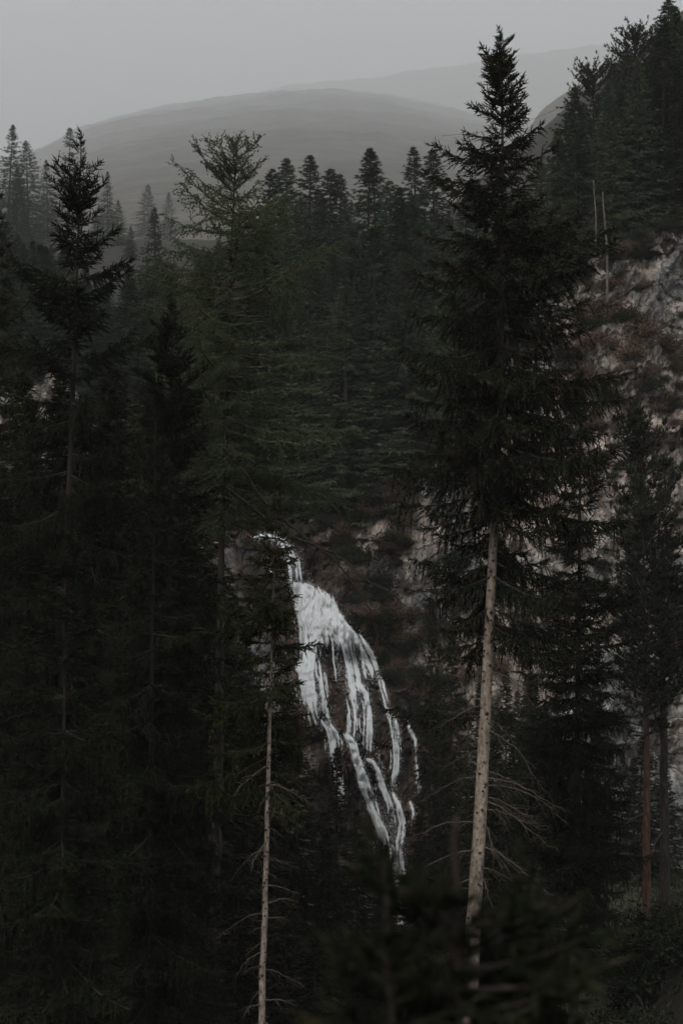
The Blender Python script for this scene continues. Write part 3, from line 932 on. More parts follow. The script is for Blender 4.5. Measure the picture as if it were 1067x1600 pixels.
hero_tree('spruce_tree', 'slender spruce with a thin pale bare trunk, left of the waterfall', 'tree',
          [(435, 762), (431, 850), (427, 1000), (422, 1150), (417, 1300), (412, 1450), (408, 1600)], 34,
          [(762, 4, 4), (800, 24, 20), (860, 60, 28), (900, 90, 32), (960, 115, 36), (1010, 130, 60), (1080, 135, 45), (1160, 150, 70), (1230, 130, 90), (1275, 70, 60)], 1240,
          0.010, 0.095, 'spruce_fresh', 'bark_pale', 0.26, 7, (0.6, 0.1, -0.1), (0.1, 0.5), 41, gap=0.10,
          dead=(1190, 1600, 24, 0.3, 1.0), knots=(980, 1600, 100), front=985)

hero_tree('spruce_tree', 'young spruce with brownish tips, just right of the spiky left spruce', 'tree',
          [(270, 482), (268, 700), (264, 1000), (258, 1500)], 41,
          [(482, 5, 5), (540, 42, 42), (620, 70, 72), (750, 75, 85), (900, 100, 110), (1100, 120, 120), (1400, 130, 120), (1700, 130, 130)], 1660,
          0.01, 0.14, 'spruce', 'bark_dark', 0.34, 7, (0.6, 0.1, -0.25), (0.12, 0.35), 51, gap=0.1)

hero_tree('spruce_tree', 'dark olive spruce low at the left with a thin grey stem', 'tree',
          [(104, 792), (104, 900), (100, 1100), (94, 1600)], 30,
          [(792, 5, 5), (850, 34, 34), (930, 60, 60), (1050, 85, 85), (1250, 110, 110), (1500, 130, 120)], 1660,
          0.008, 0.09, 'spruce', 'bark_dark', 0.30, 7, (0.6, 0.15, -0.25), (0.15, 0.4), 61, gap=0.1)

hero_tree('spruce_tree', 'dark spruce with yellowish shoots below the larch, beside the slender trunk', 'tree',
          [(243, 655), (240, 900), (236, 1200), (230, 1600)], 35,
          [(655, 4, 4), (720, 30, 30), (820, 55, 60), (950, 80, 90), (1200, 110, 110), (1450, 115, 105), (1700, 115, 115)], 1660,
          0.008, 0.12, 'spruce', 'bark_dark', 0.34, 7, (0.6, 0.12, -0.3), (0.15, 0.35), 71, gap=0.12,
          extra=[(1250, -0.3, 2.0, -0.7, 'droop'), (1290, -0.2, 2.2, -0.9, 'droop')])

hero_tree('spruce_tree', 'black-green broad spruce filling the gap behind the pale trunk at right', 'tree',
          [(905, 560), (903, 800), (900, 1100), (896, 1500)], 50,
          [(560, 4, 4), (650, 30, 30), (800, 65, 60), (950, 85, 80), (1150, 110, 95), (1400, 125, 110)], 1420,
          0.01, 0.17, 'spruce', 'bark_dark', 0.36, 8, (0.6, 0.1, -0.15), (0.12, 0.6), 81, gap=0.06)

hero_tree('spruce_tree', 'spruce at the left edge with broad dark boughs', 'tree',
          [(-12, 300), (-16, 600), (-20, 1000), (-25, 1600)], 48,
          [(300, 4, 4), (330, 20, 24), (380, 45, 50), (480, 75, 65), (700, 100, 70), (1000, 120, 75), (1400, 120, 75)], 1400,
          0.01, 0.18, 'spruce_fresh', 'bark_dark', 0.40, 8, (0.6, 0.1, -0.15), (0.12, 0.6), 91, gap=0.08)

# a long bare bough of the larch hangs down across the rock right of the falls
_lt = [o for o in bpy.data.objects if o.get('category') == 'tree' and o.name.startswith('larch_tree')][0]
for nm_, pth, r0 in [('hanging_bough', [(352, 700), (420, 790), (480, 842), (520, 872), (556, 915), (580, 955), (592, 1010)], 0.045),
                     ('hanging_bough', [(352, 760), (450, 835), (520, 862), (570, 905), (612, 925), (630, 945)], 0.04)]:
    q_ = np.array([P(u, v, 44.5) for u, v in pth]); tt_ = np.linspace(0, 1, 40); k_ = np.linspace(0, 1, len(pth))
    q_ = np.stack([np.interp(tt_, k_, q_[:, c]) for c in range(3)], 1) - np.array(_lt.location)
    q_ += np.random.default_rng(5).normal(size=q_.shape) * 0.015
    mb = MB(); tube(mb, q_, np.linspace(r0, 0.008, 40), 6)
    r9 = np.random.default_rng(12)
    for k in range(26):
        a_ = q_[r9.integers(14, 40)]; l_ = r9.uniform(0.15, 0.5)
        d_ = np.array([r9.normal() * 0.6, r9.normal() * 0.6, -0.7])
        tube(mb, a_ + np.linspace(0, 1, 5)[:, None] ** 1.2 * d_ * l_, np.linspace(0.006, 0.003, 5), 3)
    link(nm_, mb.mesh(nm_, [M['bark_dark']]), _lt)

# pines at the right edge
hero_tree('pine_tree', 'bushy pine with a rounded top in front of the grey cliff', 'tree',
          [(992, 655), (1003, 760), (1022, 880), (1034, 1000), (1036, 1200), (1036, 1440)], 60,
          [(655, 25, 25), (690, 48, 42), (730, 62, 58), (790, 78, 76), (850, 86, 80), (950, 95, 75), (1050, 80, 60)], 1100,
          0.02, 0.19, 'spruce', 'bark_dark', 0.24, 7, (0.9, 0.5, 0.1), (0.2, 0.5), 101, species='pine', gap=0.02,
          dead=(1090, 1400, 8, 0.6, 1.4))
hero_tree('pine_tree', 'pine with a slim rust-red trunk at the right edge', 'tree',
          [(1002, 760), (1006, 950), (1010, 1150), (1010, 1440)], 57,
          [(760, 20, 20), (850, 55, 55), (950, 75, 65), (1080, 70, 60), (1180, 60, 50)], 1150,
          0.02, 0.15, 'spruce', 'bark_red', 0.30, 7, (0.9, 0.4, 0.1), (0.2, 0.5), 111, species='pine', gap=0.15,
          dead=(1100, 1400, 8, 0.6, 1.4))

# out-of-focus young spruces right in front of the camera
for (u, v, D, sc, sd_, lb) in [(716, 1275, 6.4, 1.0, 5, 'blurred young spruce with a brown leader, closest to the camera at bottom centre'),
                          (600, 1425, 6.0, 0.85, 6, 'blurred low spruce top at the bottom edge, left of the brown leader'),
                          (840, 1450, 7.0, 0.9, 8, 'blurred low spruce top at the bottom edge, right of the pale trunk')]:
    hw = 190 * sc
    brn = v < 1300
    hero_tree('young_spruce', lb, 'tree', [(u, v), (u - 2, v + 200), (u - 4, 1900)], D,
              [(v, 3, 3), (v + 60, 10 if brn else 55, 10 if brn else 55), (v + 110, 16 if brn else 100, 16 if brn else 100), (v + 150, 110, 110), (v + 240, hw, hw), (2300, 1.6 * hw, 1.6 * hw)], 2000,
              0.010 if brn else 0.006, 0.05, 'spruce', 'bark_red' if brn else 'bark_grey', 0.075, 7, (0.55, 0.15, -0.05), (0.3, 0.9), sd_, gap=0.05, lmin=0.02,
              leader=not brn)

# ------------------------------------------------------------------ forest prototypes
def proto_spruce(H, hw, seed, detail, mat, kind='spruce', bare=0.1):
    """a whole tree of height H: returns (trunk mesh, crown mesh), base at the origin"""
    r = np.random.default_rng(seed)
    mt = MB()
    n = 24; s = np.linspace(0, 1, n)
    cx_, cy_ = 0.12 * np.sin(s * 3 + seed) * s, 0.1 * np.cos(s * 2.3 + seed) * s
    tube(mt, np.stack([cx_, cy_, s * H * 0.985 - 0.6 * (1 - s)], 1), (0.010 * H) * (1 - s) + 0.02, 8, 0, 0.7, rough=0.05)
    mb = MB()
    O, D, Ls, Rr, TI = [], [], [], [], []
    step = 0.42 if kind == 'spruce' else 0.5
    z = H * bare
    asym = r.uniform(0, 2 * pi)
    while z < H - 0.1:
        f = 1 - z / H                 # 0 at the top
        if kind == 'spruce': wd = 1.25 * hw * (f ** 0.85) * (1.0 if f < 0.8 else 1 - (f - 0.8) * 1.5)
        elif kind == 'pine': wd = hw * math.sin(pi * min(1, (f / (1 - bare)) ** 0.55)) + 0.3
        else: wd = hw * (f ** 0.7)
        wd = max(0.06, wd)
        nb = 9 if kind == 'spruce' else 8
        a0 = r.random() * 6.28
        for k in range(nb):
            if r.random() < 0.12: continue
            az = a0 + 6.283 * k / nb + r.normal() * 0.3
            z_b = z + r.uniform(-1.0, 1.0) * step * min(1, f * 8)
            ln = wd * r.uniform(0.6, 1.15) * (1 + 0.15 * math.cos(az - asym))
            el = (0.6 - 1.3 * min(1, f * 2.2) * 0.6) if kind == 'spruce' else 0.35
            el += r.normal() * 0.12
            o = np.array([math.cos(az), math.sin(az), 0.0]); sd2 = np.array([-math.sin(az), math.cos(az), 0.0])
            nseg = max(2, int(ln / (0.32 / detail)))
            if kind == 'pine' and ln > 0.5:
                tt_ = np.linspace(0, 1, 5)
                bp = np.array([np.interp(z / H, s, cx_), np.interp(z / H, s, cy_), z_b])[None] + o[None] * (math.cos(el) * ln * tt_)[:, None]
                bp[:, 2] += math.sin(el) * ln * tt_ + 0.16 * tt_ ** 2.2 * ln
                tube(mt, bp, np.linspace(0.05, 0.018, 5), 4)
            for j in range(nseg):
                t = (j + r.random()) / nseg
                if kind == 'pine' and t < 0.3: continue
                if t < 0.15 and ln > 1: continue
                zz = math.sin(el) * ln * t + (0.16 * t ** 2.2 * ln if kind != 'spruce' else (-0.30 * t + 0.24 * t ** 2.5) * ln * min(1, f * 3))
                p = np.array([np.interp(z / H, s, cx_), np.interp(z / H, s, cy_), z_b]) + o * math.cos(el) * ln * t + np.array([0, 0, zz]) + sd2 * r.normal() * 0.04 * ln
                for side in (-1, 0, 1):
                    l2 = (0.22 + 0.30 * ln * (1 - t)) * r.uniform(0.6, 1.15) / max(1, detail * 0.75)
                    l2 = min(l2, 0.8, 0.5 * wd + 0.10)
                    if kind == 'pine':
                        d = o * 0.4 + sd2 * r.normal() * 0.8 + np.array([0, 0, 0.5 + 0.4 * r.normal()]); l2 = r.uniform(0.18, 0.34)
                    else:
                        d = o * r.uniform(0.6, 1.0) + sd2 * side * r.uniform(0.5, 1) + np.array([0, 0, -0.55 * min(1, f * 2.5) + 0.2 * r.normal() + 0.12])
                    O.append(p); D.append(d); Ls.append(l2); Rr.append((0.11 if kind != 'pine' else 0.12) * r.uniform(0.7, 1.2) / detail ** 0.5 * min(1, 0.45 + 0.5 * wd))
                    TI.append(r.random() * 0.8 + (0.2 if t > 0.8 else 0))
        z += step * r.uniform(0.75, 1.2) * (0.35 + 0.65 * min(1, f * 4)) / detail ** 0.3
    O.append(np.array([cx_[-1], cy_[-1], H - 0.7])); D.append(np.array([0, 0, 1.0])); Ls.append(0.9); Rr.append(0.05); TI.append(0.5)
    brushes(mb, O, D, Ls, Rr, np.clip(TI, 0, 1), 0, 6, 0.5, 0.42, r)
    return mt.mesh('trunk', [M['bark_dark']]), mb.mesh('crown', [M[mat]])

PROTO = {}
PROTO['mid'] = [proto_spruce(20, w, 500 + i, 1.6, 'spruce', 'spruce', 0.12) for i, w in enumerate((3.6, 3.0, 4.2))]
PROTO['far'] = [proto_spruce(20, w, 600 + i, 1.0, 'forest', 'spruce', 0.08) for i, w in enumerate((4.2, 3.5, 4.9, 3.9))]
PROTO['pine'] = [proto_spruce(18, w, 700 + i, 1.0, 'pine', 'pine', 0.35) for i, w in enumerate((3.6, 3.0))]
PROTO['larch'] = [proto_spruce(20, w, 800 + i, 0.8, 'leaf_dark', 'larch', 0.1) for i, w in enumerate((4.0, 3.3))]
HP = {'mid': 20.0, 'far': 20.0, 'pine': 18.0, 'larch': 20.0}
NAMES = {'mid': 'spruce_tree', 'far': 'spruce_tree', 'pine': 'pine_tree', 'larch': 'larch_tree'}
rt = np.random.default_rng(99)

def plant(kind, base, H, label, group, wide=1.0, which=None):
    pr = PROTO[kind]
    mt, mc = pr[rt.integers(0, len(pr)) if which is None else which]
    t = thing(NAMES[kind], label, 'tree', base, group, float(rt.random() * 6.28))
    s = H / HP[kind]
    t.rotation_euler = (rt.normal() * 0.018, rt.normal() * 0.018, t.rotation_euler.z)
    for nm, me in (('trunk', mt), ('crown', mc)):
        o = link(nm, me, t); o.scale = (s * wide, s * wide, s)
    return t

def top_tree(kind, u, v, D, label, group, H=None, wide=1.0, which=None):
    """a tree whose tip shows at u, v, standing on the slope at distance D"""
    top = P(u, v, D)
    zb = float(z_slope(top[0], D)) if D > 119 else float(z_ground(top[0], D))
    H_ = top[2] - zb + 0.3
    return plant(kind, (top[0], D, zb - 0.3), max(3.0, H_), label, group, wide, which)

G1 = 'spruces along the misty ridge above the waterfall'
for u, v, D, lb in [
    (454, 247, 178, 'narrow spruce top right beside the larch, leftmost of the ridge spruces'),
    (432, 262, 186, 'shorter spruce top partly behind the right side of the larch'),
    (489, 240, 182, 'pointed spruce top second from the larch on the ridge'),
    (512, 262, 176, 'small spruce shoulder just right of the second ridge spruce'),
    (538, 272, 190, 'low ridge spruce in the dip left of the twin tops'),
    (570, 232, 172, 'left one of the twin spruce tops in the middle of the ridge'),
    (589, 236, 176, 'right one of the twin spruce tops in the middle of the ridge'),
    (612, 285, 170, 'low spruce under the right twin top'),
    (654, 228, 180, 'ridge spruce with a slender tip, left of the big rust-tipped spruce'),
    (683, 229, 185, 'ridge spruce touching the outline of the big rust-tipped spruce'),
    (632, 292, 168, 'short dark spruce between the twin tops and the big spruce')]:
    top_tree('far', u, v, D, lb, G1, wide=1.4)
G2 = 'pale spruces fading in the mist'
for k_, u, v, D, lb in [
    ('far', 14, 194, 430, 'misty grey spruce at the far left edge, tallest of the pale group'),
    ('far', 47, 220, 450, 'misty grey spruce second from the left edge'),
    ('larch', 108, 199, 520, 'pale ragged larch standing behind the spiky left spruce'),
    ('far', 168, 268, 560, 'faint spruce just right of the spiky spruce top'),
    ('far', 186, 312, 420, 'hazy broad spruce right of the spiky left spruce'),
    ('far', 233, 288, 900, 'very faint thin spruce in the misty hollow'),
    ('far', 262, 300, 930, 'very faint spruce beside the left branches of the larch'),
    ('far', 243, 324, 215, 'dark pointed spruce in the gap left of the larch'),
    ('far', 76, 250, 470, 'hazy spruce between the left edge trees and the spiky spruce'),
    ('far', 205, 352, 330, 'hazy small spruce low in the gap left of the larch'),
    ('far', 150, 330, 400, 'hazy spruce behind the spiky spruce'),
    ('far', 28, 262, 400, 'hazy low spruce between the two left edge spruces')]:
    top_tree(k_, u, v, D, lb, G2, wide=1.35)
G3 = 'dark conifers climbing the right edge above the cliff'
for k_, u, v, D, lb in [
    ('far', 1046, -2, 142, 'highest spruce at the top right corner'),
    ('pine', 1000, 52, 140, 'flat-topped pine with a bent side branch near the top right corner'),
    ('far', 1025, 42, 150, 'dark spruce between the flat-topped pine and the corner spruce'),
    ('far', 976, 76, 146, 'dark spruce tip left of the flat-topped pine'),
    ('pine', 932, 108, 136, 'small open pine top, left of the dark right-hand wood'),
    ('far', 915, 172, 130, 'pointed spruce between the slim spruce and the small pine'),
    ('far', 884, 168, 133, 'pointed spruce just left of the slim spruce'),
    ('far', 952, 128, 129, 'pointed spruce just right of the small pine'),
    ('far', 990, 92, 131, 'pointed black spruce under the flat-topped pine'),
    ('far', 1036, 26, 132, 'pointed spruce just left of the corner spruce'),
    ('far', 1060, 8, 134, 'pointed spruce in the very top right corner'),
    ('far', 958, 98, 148, 'spruce behind the small open pine'),
    ('far', 897, 134, 128, 'slim spruce at the left edge of the right-hand wood'),
    ('far', 872, 200, 127, 'lower spruce beside the big rust-tipped spruce at right'),
    ('larch', 905, 235, 131, 'ragged grey-green tree above the bare trunks on the cliff edge'),
    ('far', 1066, 30, 145, 'spruce cut by the right edge of the picture'),
    ('far', 1010, 130, 133, 'black spruce in the middle of the right-hand wood'),
    ('far', 1050, 110, 132, 'black spruce low at the right edge above the cliff'),
    ('far', 970, 170, 133, 'black spruce over the pale rock slide'),
    ('far', 935, 200, 134, 'dark spruce behind the bare trunks on the cliff edge'),
    ('far', 850, 250, 150, 'dark spruce seen past the right boughs of the big spruce'),
    ('far', 1080, 60, 138, 'spruce at the right edge behind the corner group')]:
    top_tree(k_, u, v, D, lb, G3, wide=1.25 if k_ == 'far' else 0.62)

# the packed wood on the slope: tips kept under the photograph's skyline
SKY = np.array([(-400, 330), (0, 330), (60, 360), (180, 420), (240, 385), (300, 400), (420, 300), (450, 275), (500, 275), (530, 305), (620, 300),
                (650, 270), (690, 260), (760, 290), (850, 280), (880, 230), (920, 180), (960, 130), (1000, 110), (1067, 60), (1500, 0)])
placed = []
def scatter(n, xr, yr, kinds, labels, group, vlim=None, mind=3.0, hr=(14, 22), zf=z_slope, tries=6000, wide=1.1, test=None, zones=None):
    c = 0; k = 0
    while c < n and k < tries:
        k += 1
        y = rt.uniform(*yr); uu = rt.uniform(*xr)
        x = (uu - 533.5) / FPX * y
        if any((x - a) ** 2 + (y - b) ** 2 < mind * mind for a, b in placed): continue
        z = float(zf(x, y))
        H = rt.uniform(*hr)
        u, v = to_px((x, y, z + H))
        lim = float(np.interp(u, SKY[:, 0], SKY[:, 1])) + rt.uniform(5, 40)
        if vlim is not None: lim = max(lim, float(np.interp(u, [a[0] for a in vlim], [a[1] for a in vlim])) + rt.uniform(0, 30))
        if v < lim:
            H = H - (lim - v) * y / FPX
        if H < 4.5: continue
        if test and not test(u, v, x, y, z, H): continue
        kd = kinds[rt.integers(0, len(kinds))]
        lab = labels[kd]
        if zones: lab = (labels[kd] + ', ' + [b for a, b in zones if u >= a][-1]).replace('@', 'front rank' if y < 0.5 * (yr[0] + yr[1]) else 'back rank')
        plant(kd, (x, y, z - 0.3), H, lab, group, (1.3 if y > 118 else 1.0) * wide * rt.uniform(0.85, 1.15) * (1.0 if H > 10 else 1.5))
        placed.append((x, y)); c += 1
    return c
LB = {'far': 'dark spruce in the slope wood', 'larch': 'grey-green larch in the slope wood'}
ZN = [(-1e9, '@, behind the left edge spruce'), (60, '@, behind the spiky left spruce'), (200, '@, just left of the larch'), (330, '@, behind the larch'),
      (430, '@, right beside the larch'), (520, '@, below the twin tops'), (600, '@, between twin tops and big spruce'), (680, '@, behind the big rust-tipped spruce'),
      (790, '@, right of the big spruce stem')]
GF = 'conifers of the wood above the cliff'
scatter(70, (-60, 850), (124, 160), ['far', 'far', 'far', 'larch'], LB, GF, mind=2.6, zones=ZN)
scatter(45, (-80, 850), (160, 230), ['far', 'far', 'larch'], LB, GF, mind=3.4, zones=[(a, b.replace('@', 'far @')) for a, b in ZN])
LB2 = {'far': 'black-green spruce in the right-hand wood', 'pine': 'dark pine in the right-hand wood'}
ZR = [(-1e9, '@, beside the big spruce'), (900, '@, above the bare trunks'), (960, '@, above the pale rock'), (1020, '@, at the right edge')]
scatter(30, (840, 1150), (132, 175), ['far'], LB2, 'conifers of the wood over the right cliff', mind=2.6,
        zones=ZR)
LB3 = {'far': 'small hazy spruce scattered on the distant slope in the mist'}
scatter(80, (-60, 560), (225, 430), ['far'], LB3, 'hazy spruces scattered on the distant slope', mind=5, vlim=[(-100, 330), (0, 330), (180, 370), (300, 390), (400, 300), (700, 300)], hr=(12, 20))
scatter(120, (-60, 560), (400, 1090), ['far'], LB3, 'hazy spruces scattered on the distant slope', mind=7,
        vlim=[(-100, 330), (0, 300), (180, 330), (300, 330), (400, 300), (700, 300)], hr=(12, 20))
LB3b = {'far': 'faint spruce on the misty flank behind the right-hand wood'}
def z_far(x, y): return z_slope(x, y)

# valley wood in front of the cliff: kept clear of the waterfall
def keep(u, v, x, y, z, H):
    hw = 3.2 * H / 20 * FPX / y * 1.1
    if u + hw * 0.75 > 455 and u - hw * 0.75 < 665:
        return v > 1300 and y > 60
    if u > 860 and v < 1120: return False
    if u > 600 and u < 860 and v < 960: return False
    return True
LV = {'mid': 'dark spruce in the valley wood'}
scatter(75, (-90, 465), (50, 110), ['mid'], LV, 'valley spruces left of the waterfall', vlim=[(-100, 520), (0, 560), (250, 540), (400, 800), (450, 900), (560, 1000)],
        mind=2.4, zf=z_ground, hr=(18, 36), test=keep, zones=[(-1e9, '@, at the left edge'), (70, '@, under the spiky spruce'), (180, '@, left of the larch stem'), (300, '@, under the larch'), (390, '@, beside the slender pale trunk')])
LV = {'mid': 'dark spruce below the cliff'}
scatter(20, (655, 1100), (62, 108), ['mid'], LV, 'valley spruces right of the waterfall', vlim=[(600, 1120), (640, 1000), (700, 960), (860, 1060), (1067, 1100)],
        mind=3.0, zf=z_ground, hr=(9, 20), test=keep, zones=[(-1e9, '@, between waterfall and pale trunk'), (760, '@, just right of the pale trunk'), (880, '@, left of the red pine trunk'), (1000, '@, at the right edge')])
LV = {'mid': 'low dark spruce at the foot of the waterfall'}
for u, v, D in [(520, 1165, 78), (468, 1120, 80), (560, 1262, 84), (598, 1318, 86), (500, 1290, 70), (560, 1400, 66), (660, 1270, 92), (690, 1180, 96), (610, 1460, 62), (440, 1060, 84)]:
    top = P(u, v, D); zb = float(z_ground(top[0], D))
    side_ = 'left of the falling water' if u < 540 else ('right of the falling water' if u > 640 else 'across the falls foot')
    plant('mid', (top[0], D, zb - 0.3), top[2] - zb + 0.3, 'low dark spruce %s, %s' % (side_, 'upper' if v < 1200 else ('middle' if v < 1300 else 'lowest')), 'low spruces at the foot of the waterfall', 1.15)

for k, (u, v, D, lb) in enumerate([(-20, 1250, 50, 'at the left edge'), (35, 1310, 44, 'right of the left edge'), (80, 1240, 54, 'under the spiky spruce'), (130, 1330, 45, 'in front of the spiky spruce foot'),
        (175, 1260, 52, 'left of the drooping bough'), (215, 1350, 46, 'under the drooping bough'), (262, 1290, 50, 'right of the drooping bough'), (318, 1330, 41, 'left of the pale dead twigs'),
        (352, 1300, 43, 'behind the pale dead twigs'), (375, 1420, 48, 'just left of the slender pale trunk'), (450, 1390, 50, 'just right of the slender pale trunk'), (500, 1450, 46, 'left of the blurred spruces'),
        (0, 1450, 40, 'at the bottom left corner'), (170, 1460, 42, 'at the bottom edge under the bough'), (910, 1340, 62, 'left of the pale shrub'), (1060, 1420, 56, 'at the right edge near the pine foot')]):
    top = P(u, v, D); zb = float(z_ground(top[0], D))
    plant('mid', (top[0], D, zb - 0.3), top[2] - zb + 0.3, 'low black-green spruce %s' % lb, 'low spruces on the valley floor', 1.5 if top[2] - zb < 9 else 1.1)
for k, (u, v, D, lb) in enumerate([(596, 905, 104, 'on the rock right of the waterfall top'), (640, 860, 108, 'left of the big spruce on the middle rock'), (668, 930, 100, 'below the middle rock'), (702, 900, 104, 'behind the big spruce boughs'),
        (575, 1000, 98, 'right of the main fall'), (690, 1040, 90, 'beside the pale trunk, left'), (648, 1010, 96, 'above the thin right-hand stream'), (830, 960, 92, 'right of the pale trunk'), (850, 1090, 88, 'right of the pale trunk, lower'), (940, 1010, 95, 'left of the rust-red pine')]):
    if D > 96 and u < 600: continue
    top = P(u, v, D); zb = max(float(z_ground(top[0], D)), top[2] - 14)
    y_ = float(y_cliff(top[0], zb)) if zb > float(z_ground(top[0], D)) + 1 else D
    if u < 660: continue
    plant('mid', (top[0], D, float(z_ground(top[0], D)) - 0.3), top[2] - float(z_ground(top[0], D)) + 0.3, 'slim dark spruce %s' % lb, 'slim spruces in front of the cliff', 0.55)

# ------------------------------------------------------------------ bare trunks on the cliff's edge
for (u0, v0, u1, v1, D, rr, bm, lb) in [
    (942, 300, 948, 425, 118, 0.08, 'bark_grey', 'thin bare trunk on the cliff edge, right and taller one of two'),
    (928, 282, 930, 372, 121, 0.07, 'bark_grey', 'thin grey bare trunk on the cliff edge, left one of two')]:
    a, b_ = P(u0, v0, D), P(u1, v1, D)
    t = thing('bare_tree', lb, 'tree', b_, 'bare trunks on the cliff edge')
    q = np.linspace(0, 1, 24)[:, None] * (a - b_)
    q[:, 0] += 0.05 * np.sin(np.linspace(0, 5, 24))
    q = np.vstack([[0, 0, -2.0], q])
    mb = MB(); tube(mb, q, np.linspace(rr, 0.035, 25), 8, rough=0.05)
    link('trunk', mb.mesh('trunk', [M[bm]]), t)
    for k in range(9):
        p = q[rt.integers(6, 24)]
        put_branch(t, DEAD[1.1][k % 4], p, rt.uniform(0, 6.28), rt.normal() * 0.3, rt.uniform(0.5, 1.1), 'dead_branch')

# ------------------------------------------------------------------ shrubs
def shrub_mesh(seed, rad, n, mat, leaf=0.05, tw=30, name='foliage', flat=0.7):
    r = np.random.default_rng(seed)
    mw, ml = MB(), MB()
    O, D = [], []
    for i in range(tw):
        d = r.normal(size=3); d[2] = abs(d[2]) + 0.3; d /= np.linalg.norm(d)
        l = rad * r.uniform(0.6, 1.1)
        s = np.linspace(0, 1, 6)[:, None]
        q = d * s * l * np.array([1, 1, flat]) + r.normal(size=(6, 3)) * 0.04 * rad * s
        tube(mw, q, np.linspace(0.012, 0.004, 6), 3)
        for k in range(n // tw):
            t = r.uniform(0.3, 1)
            p = np.array([np.interp(t, s[:, 0], q[:, c]) for c in range(3)]) + r.normal(size=3) * 0.13 * rad
            O.append(p); D.append(d + r.normal(size=3) * 0.8)
    O = np.array(O); nO = len(O)
    brushes(ml, O, D, leaf * r.uniform(0.7, 1.4, nO), leaf * 0.55, r.random(nO), 0, 4, 0.45, 0.5, r)
    return mw.mesh('stems', [M['bark_grey'] if mat != 'brown' else M['brown']]), ml.mesh(name, [M[mat]])
SH = {'leaf': [shrub_mesh(1 + i, 1.0, 2200, 'leaf', 0.05) for i in range(2)],
      'brown': [shrub_mesh(11 + i, 1.0, 900, 'brown', 0.11, 60) for i in range(3)],
      'leaf_dark': [shrub_mesh(21 + i, 1.0, 1500, 'leaf_dark', 0.09) for i in range(2)]}
def shrub(kind, p, s, label, group=None):
    mw, ml = SH[kind][rt.integers(0, len(SH[kind]))]
    t = thing('shrub', label, 'shrub', p, group, float(rt.random() * 6.28))
    for nm, me in (('stems', mw), ('leaves', ml)):
        o = link(nm, me, t); o.scale = (s, s, s * rt.uniform(0.7, 1.1))
    return t

for (u, v, D, s, lb) in [(965, 1400, 64, 1.5, 'pale green leafy shrub beside the rust-red pine trunk'),
                         (925, 1530, 52, 1.1, 'pale leafy shrub low at the bottom right'),
                         (1000, 1385, 68, 1.0, 'small pale shrub between the two pine trunks')]:
    p = P(u, v, D); p[2] = z_ground(p[0], D)
    pv_ = P(u, v, D)[2]
    if p[2] < pv_ - s: p[2] = pv_ - s * 0.9
    shrub('leaf', p, s, lb)
# dry brown scrub clinging to the cliff
c = 0
for k in range(2000):
    if c >= 150: break
    u = rt.uniform(600, 1090); v = rt.uniform(400, 1300)
    p = cliff_point(u, v)
    if p[2] > float(z_cliff_top(p[0])) + 0.3: continue
    if u < 870 and rt.random() < 0.6: continue
    dens = float(vnoise(p[0] * 0.35, p[2] * 0.35, 0, 5)) + (0.5 if 470 < v < 570 and u > 880 else 0)
    if dens < -0.05: continue
    inb = 930 < u < 1050 and 440 < v < 580
    kd = 'brown' if (inb or rt.random() < 0.6) else 'leaf_dark'
    shrub(kd, p + np.array([0, -0.05, -0.1]), rt.uniform(0.4, 1.0), ('dry brown scrub' if kd == 'brown' else 'dark green bush') + ' clinging to the %s %s' % ('upper' if v < 560 else 'middle' if v < 850 else 'lower', 'cliff between big spruce and bushy pine' if 870 < u < 960 else 'cliff at the right edge' if u >= 960 else 'rock behind the big spruce'),
          'scrub on the cliff face')
    c += 1
for k in range(46):      # along the cliff's edge and beside the falls
    x = rt.uniform(-14, 26); zt_ = float(z_cliff_top(x))
    if -6 < x < -1.8: continue
    y = float(y_cliff(x, zt_))
    kd = 'leaf_dark' if rt.random() < 0.6 else 'brown'
    shrub(kd, (x, y - 0.1, zt_ - 0.2), rt.uniform(0.7, 1.5), 'dark bush on the upper edge of the cliff' if kd == 'leaf_dark' else 'brown bush on the upper edge of the cliff',
          'bushes along the cliff edge')
LW = [(540, 905), (552, 940), (565, 975), (590, 985), (605, 1010), (628, 1060), (640, 1090), (655, 1110), (600, 1040), (575, 960), (668, 1150), (675, 1220), (660, 1290),
      (668, 1330), (650, 1060), (680, 1080), (500, 815), (530, 850), (505, 870), (700, 1030), (720, 1100)]
for k, (u, v) in enumerate(LW):
    p = cliff_point(u, v)
    shrub('leaf_dark' if k % 3 else 'brown', p, rt.uniform(0.6, 1.1), 'dark bush growing beside the falling water' if k % 3 else 'brown bush growing beside the falling water', 'bushes beside the waterfall')

for (u, v) in [(2, 545), (20, 560), (38, 575), (8, 585), (52, 560), (30, 600), (60, 590)]:
    shrub('leaf_dark', cliff_point(u, v), 1.5, 'dark bush on the pale rock at the far left', 'bushes on the far left rock')
for k in range(90):
    u, v = rt.uniform(520, 780), rt.uniform(770, 1330)
    lo = np.interp(v, [770, 900, 930, 1000, 1100, 1200, 1300], [480, 500, 535, 575, 625, 665, 655])
    if u < lo + 8: continue
    p = cliff_point(u, v)
    if p[2] > float(z_cliff_top(p[0])): continue
    kd = 'brown' if rt.random() < 0.22 else 'leaf_dark'
    shrub(kd, p, rt.uniform(0.7, 1.7), ('brown' if kd == 'brown' else 'dark') + ' bush rooted in the %s rock right of the waterfall' % ('upper' if v < 950 else 'middle' if v < 1130 else 'lower'), 'bushes on the rock right of the waterfall')

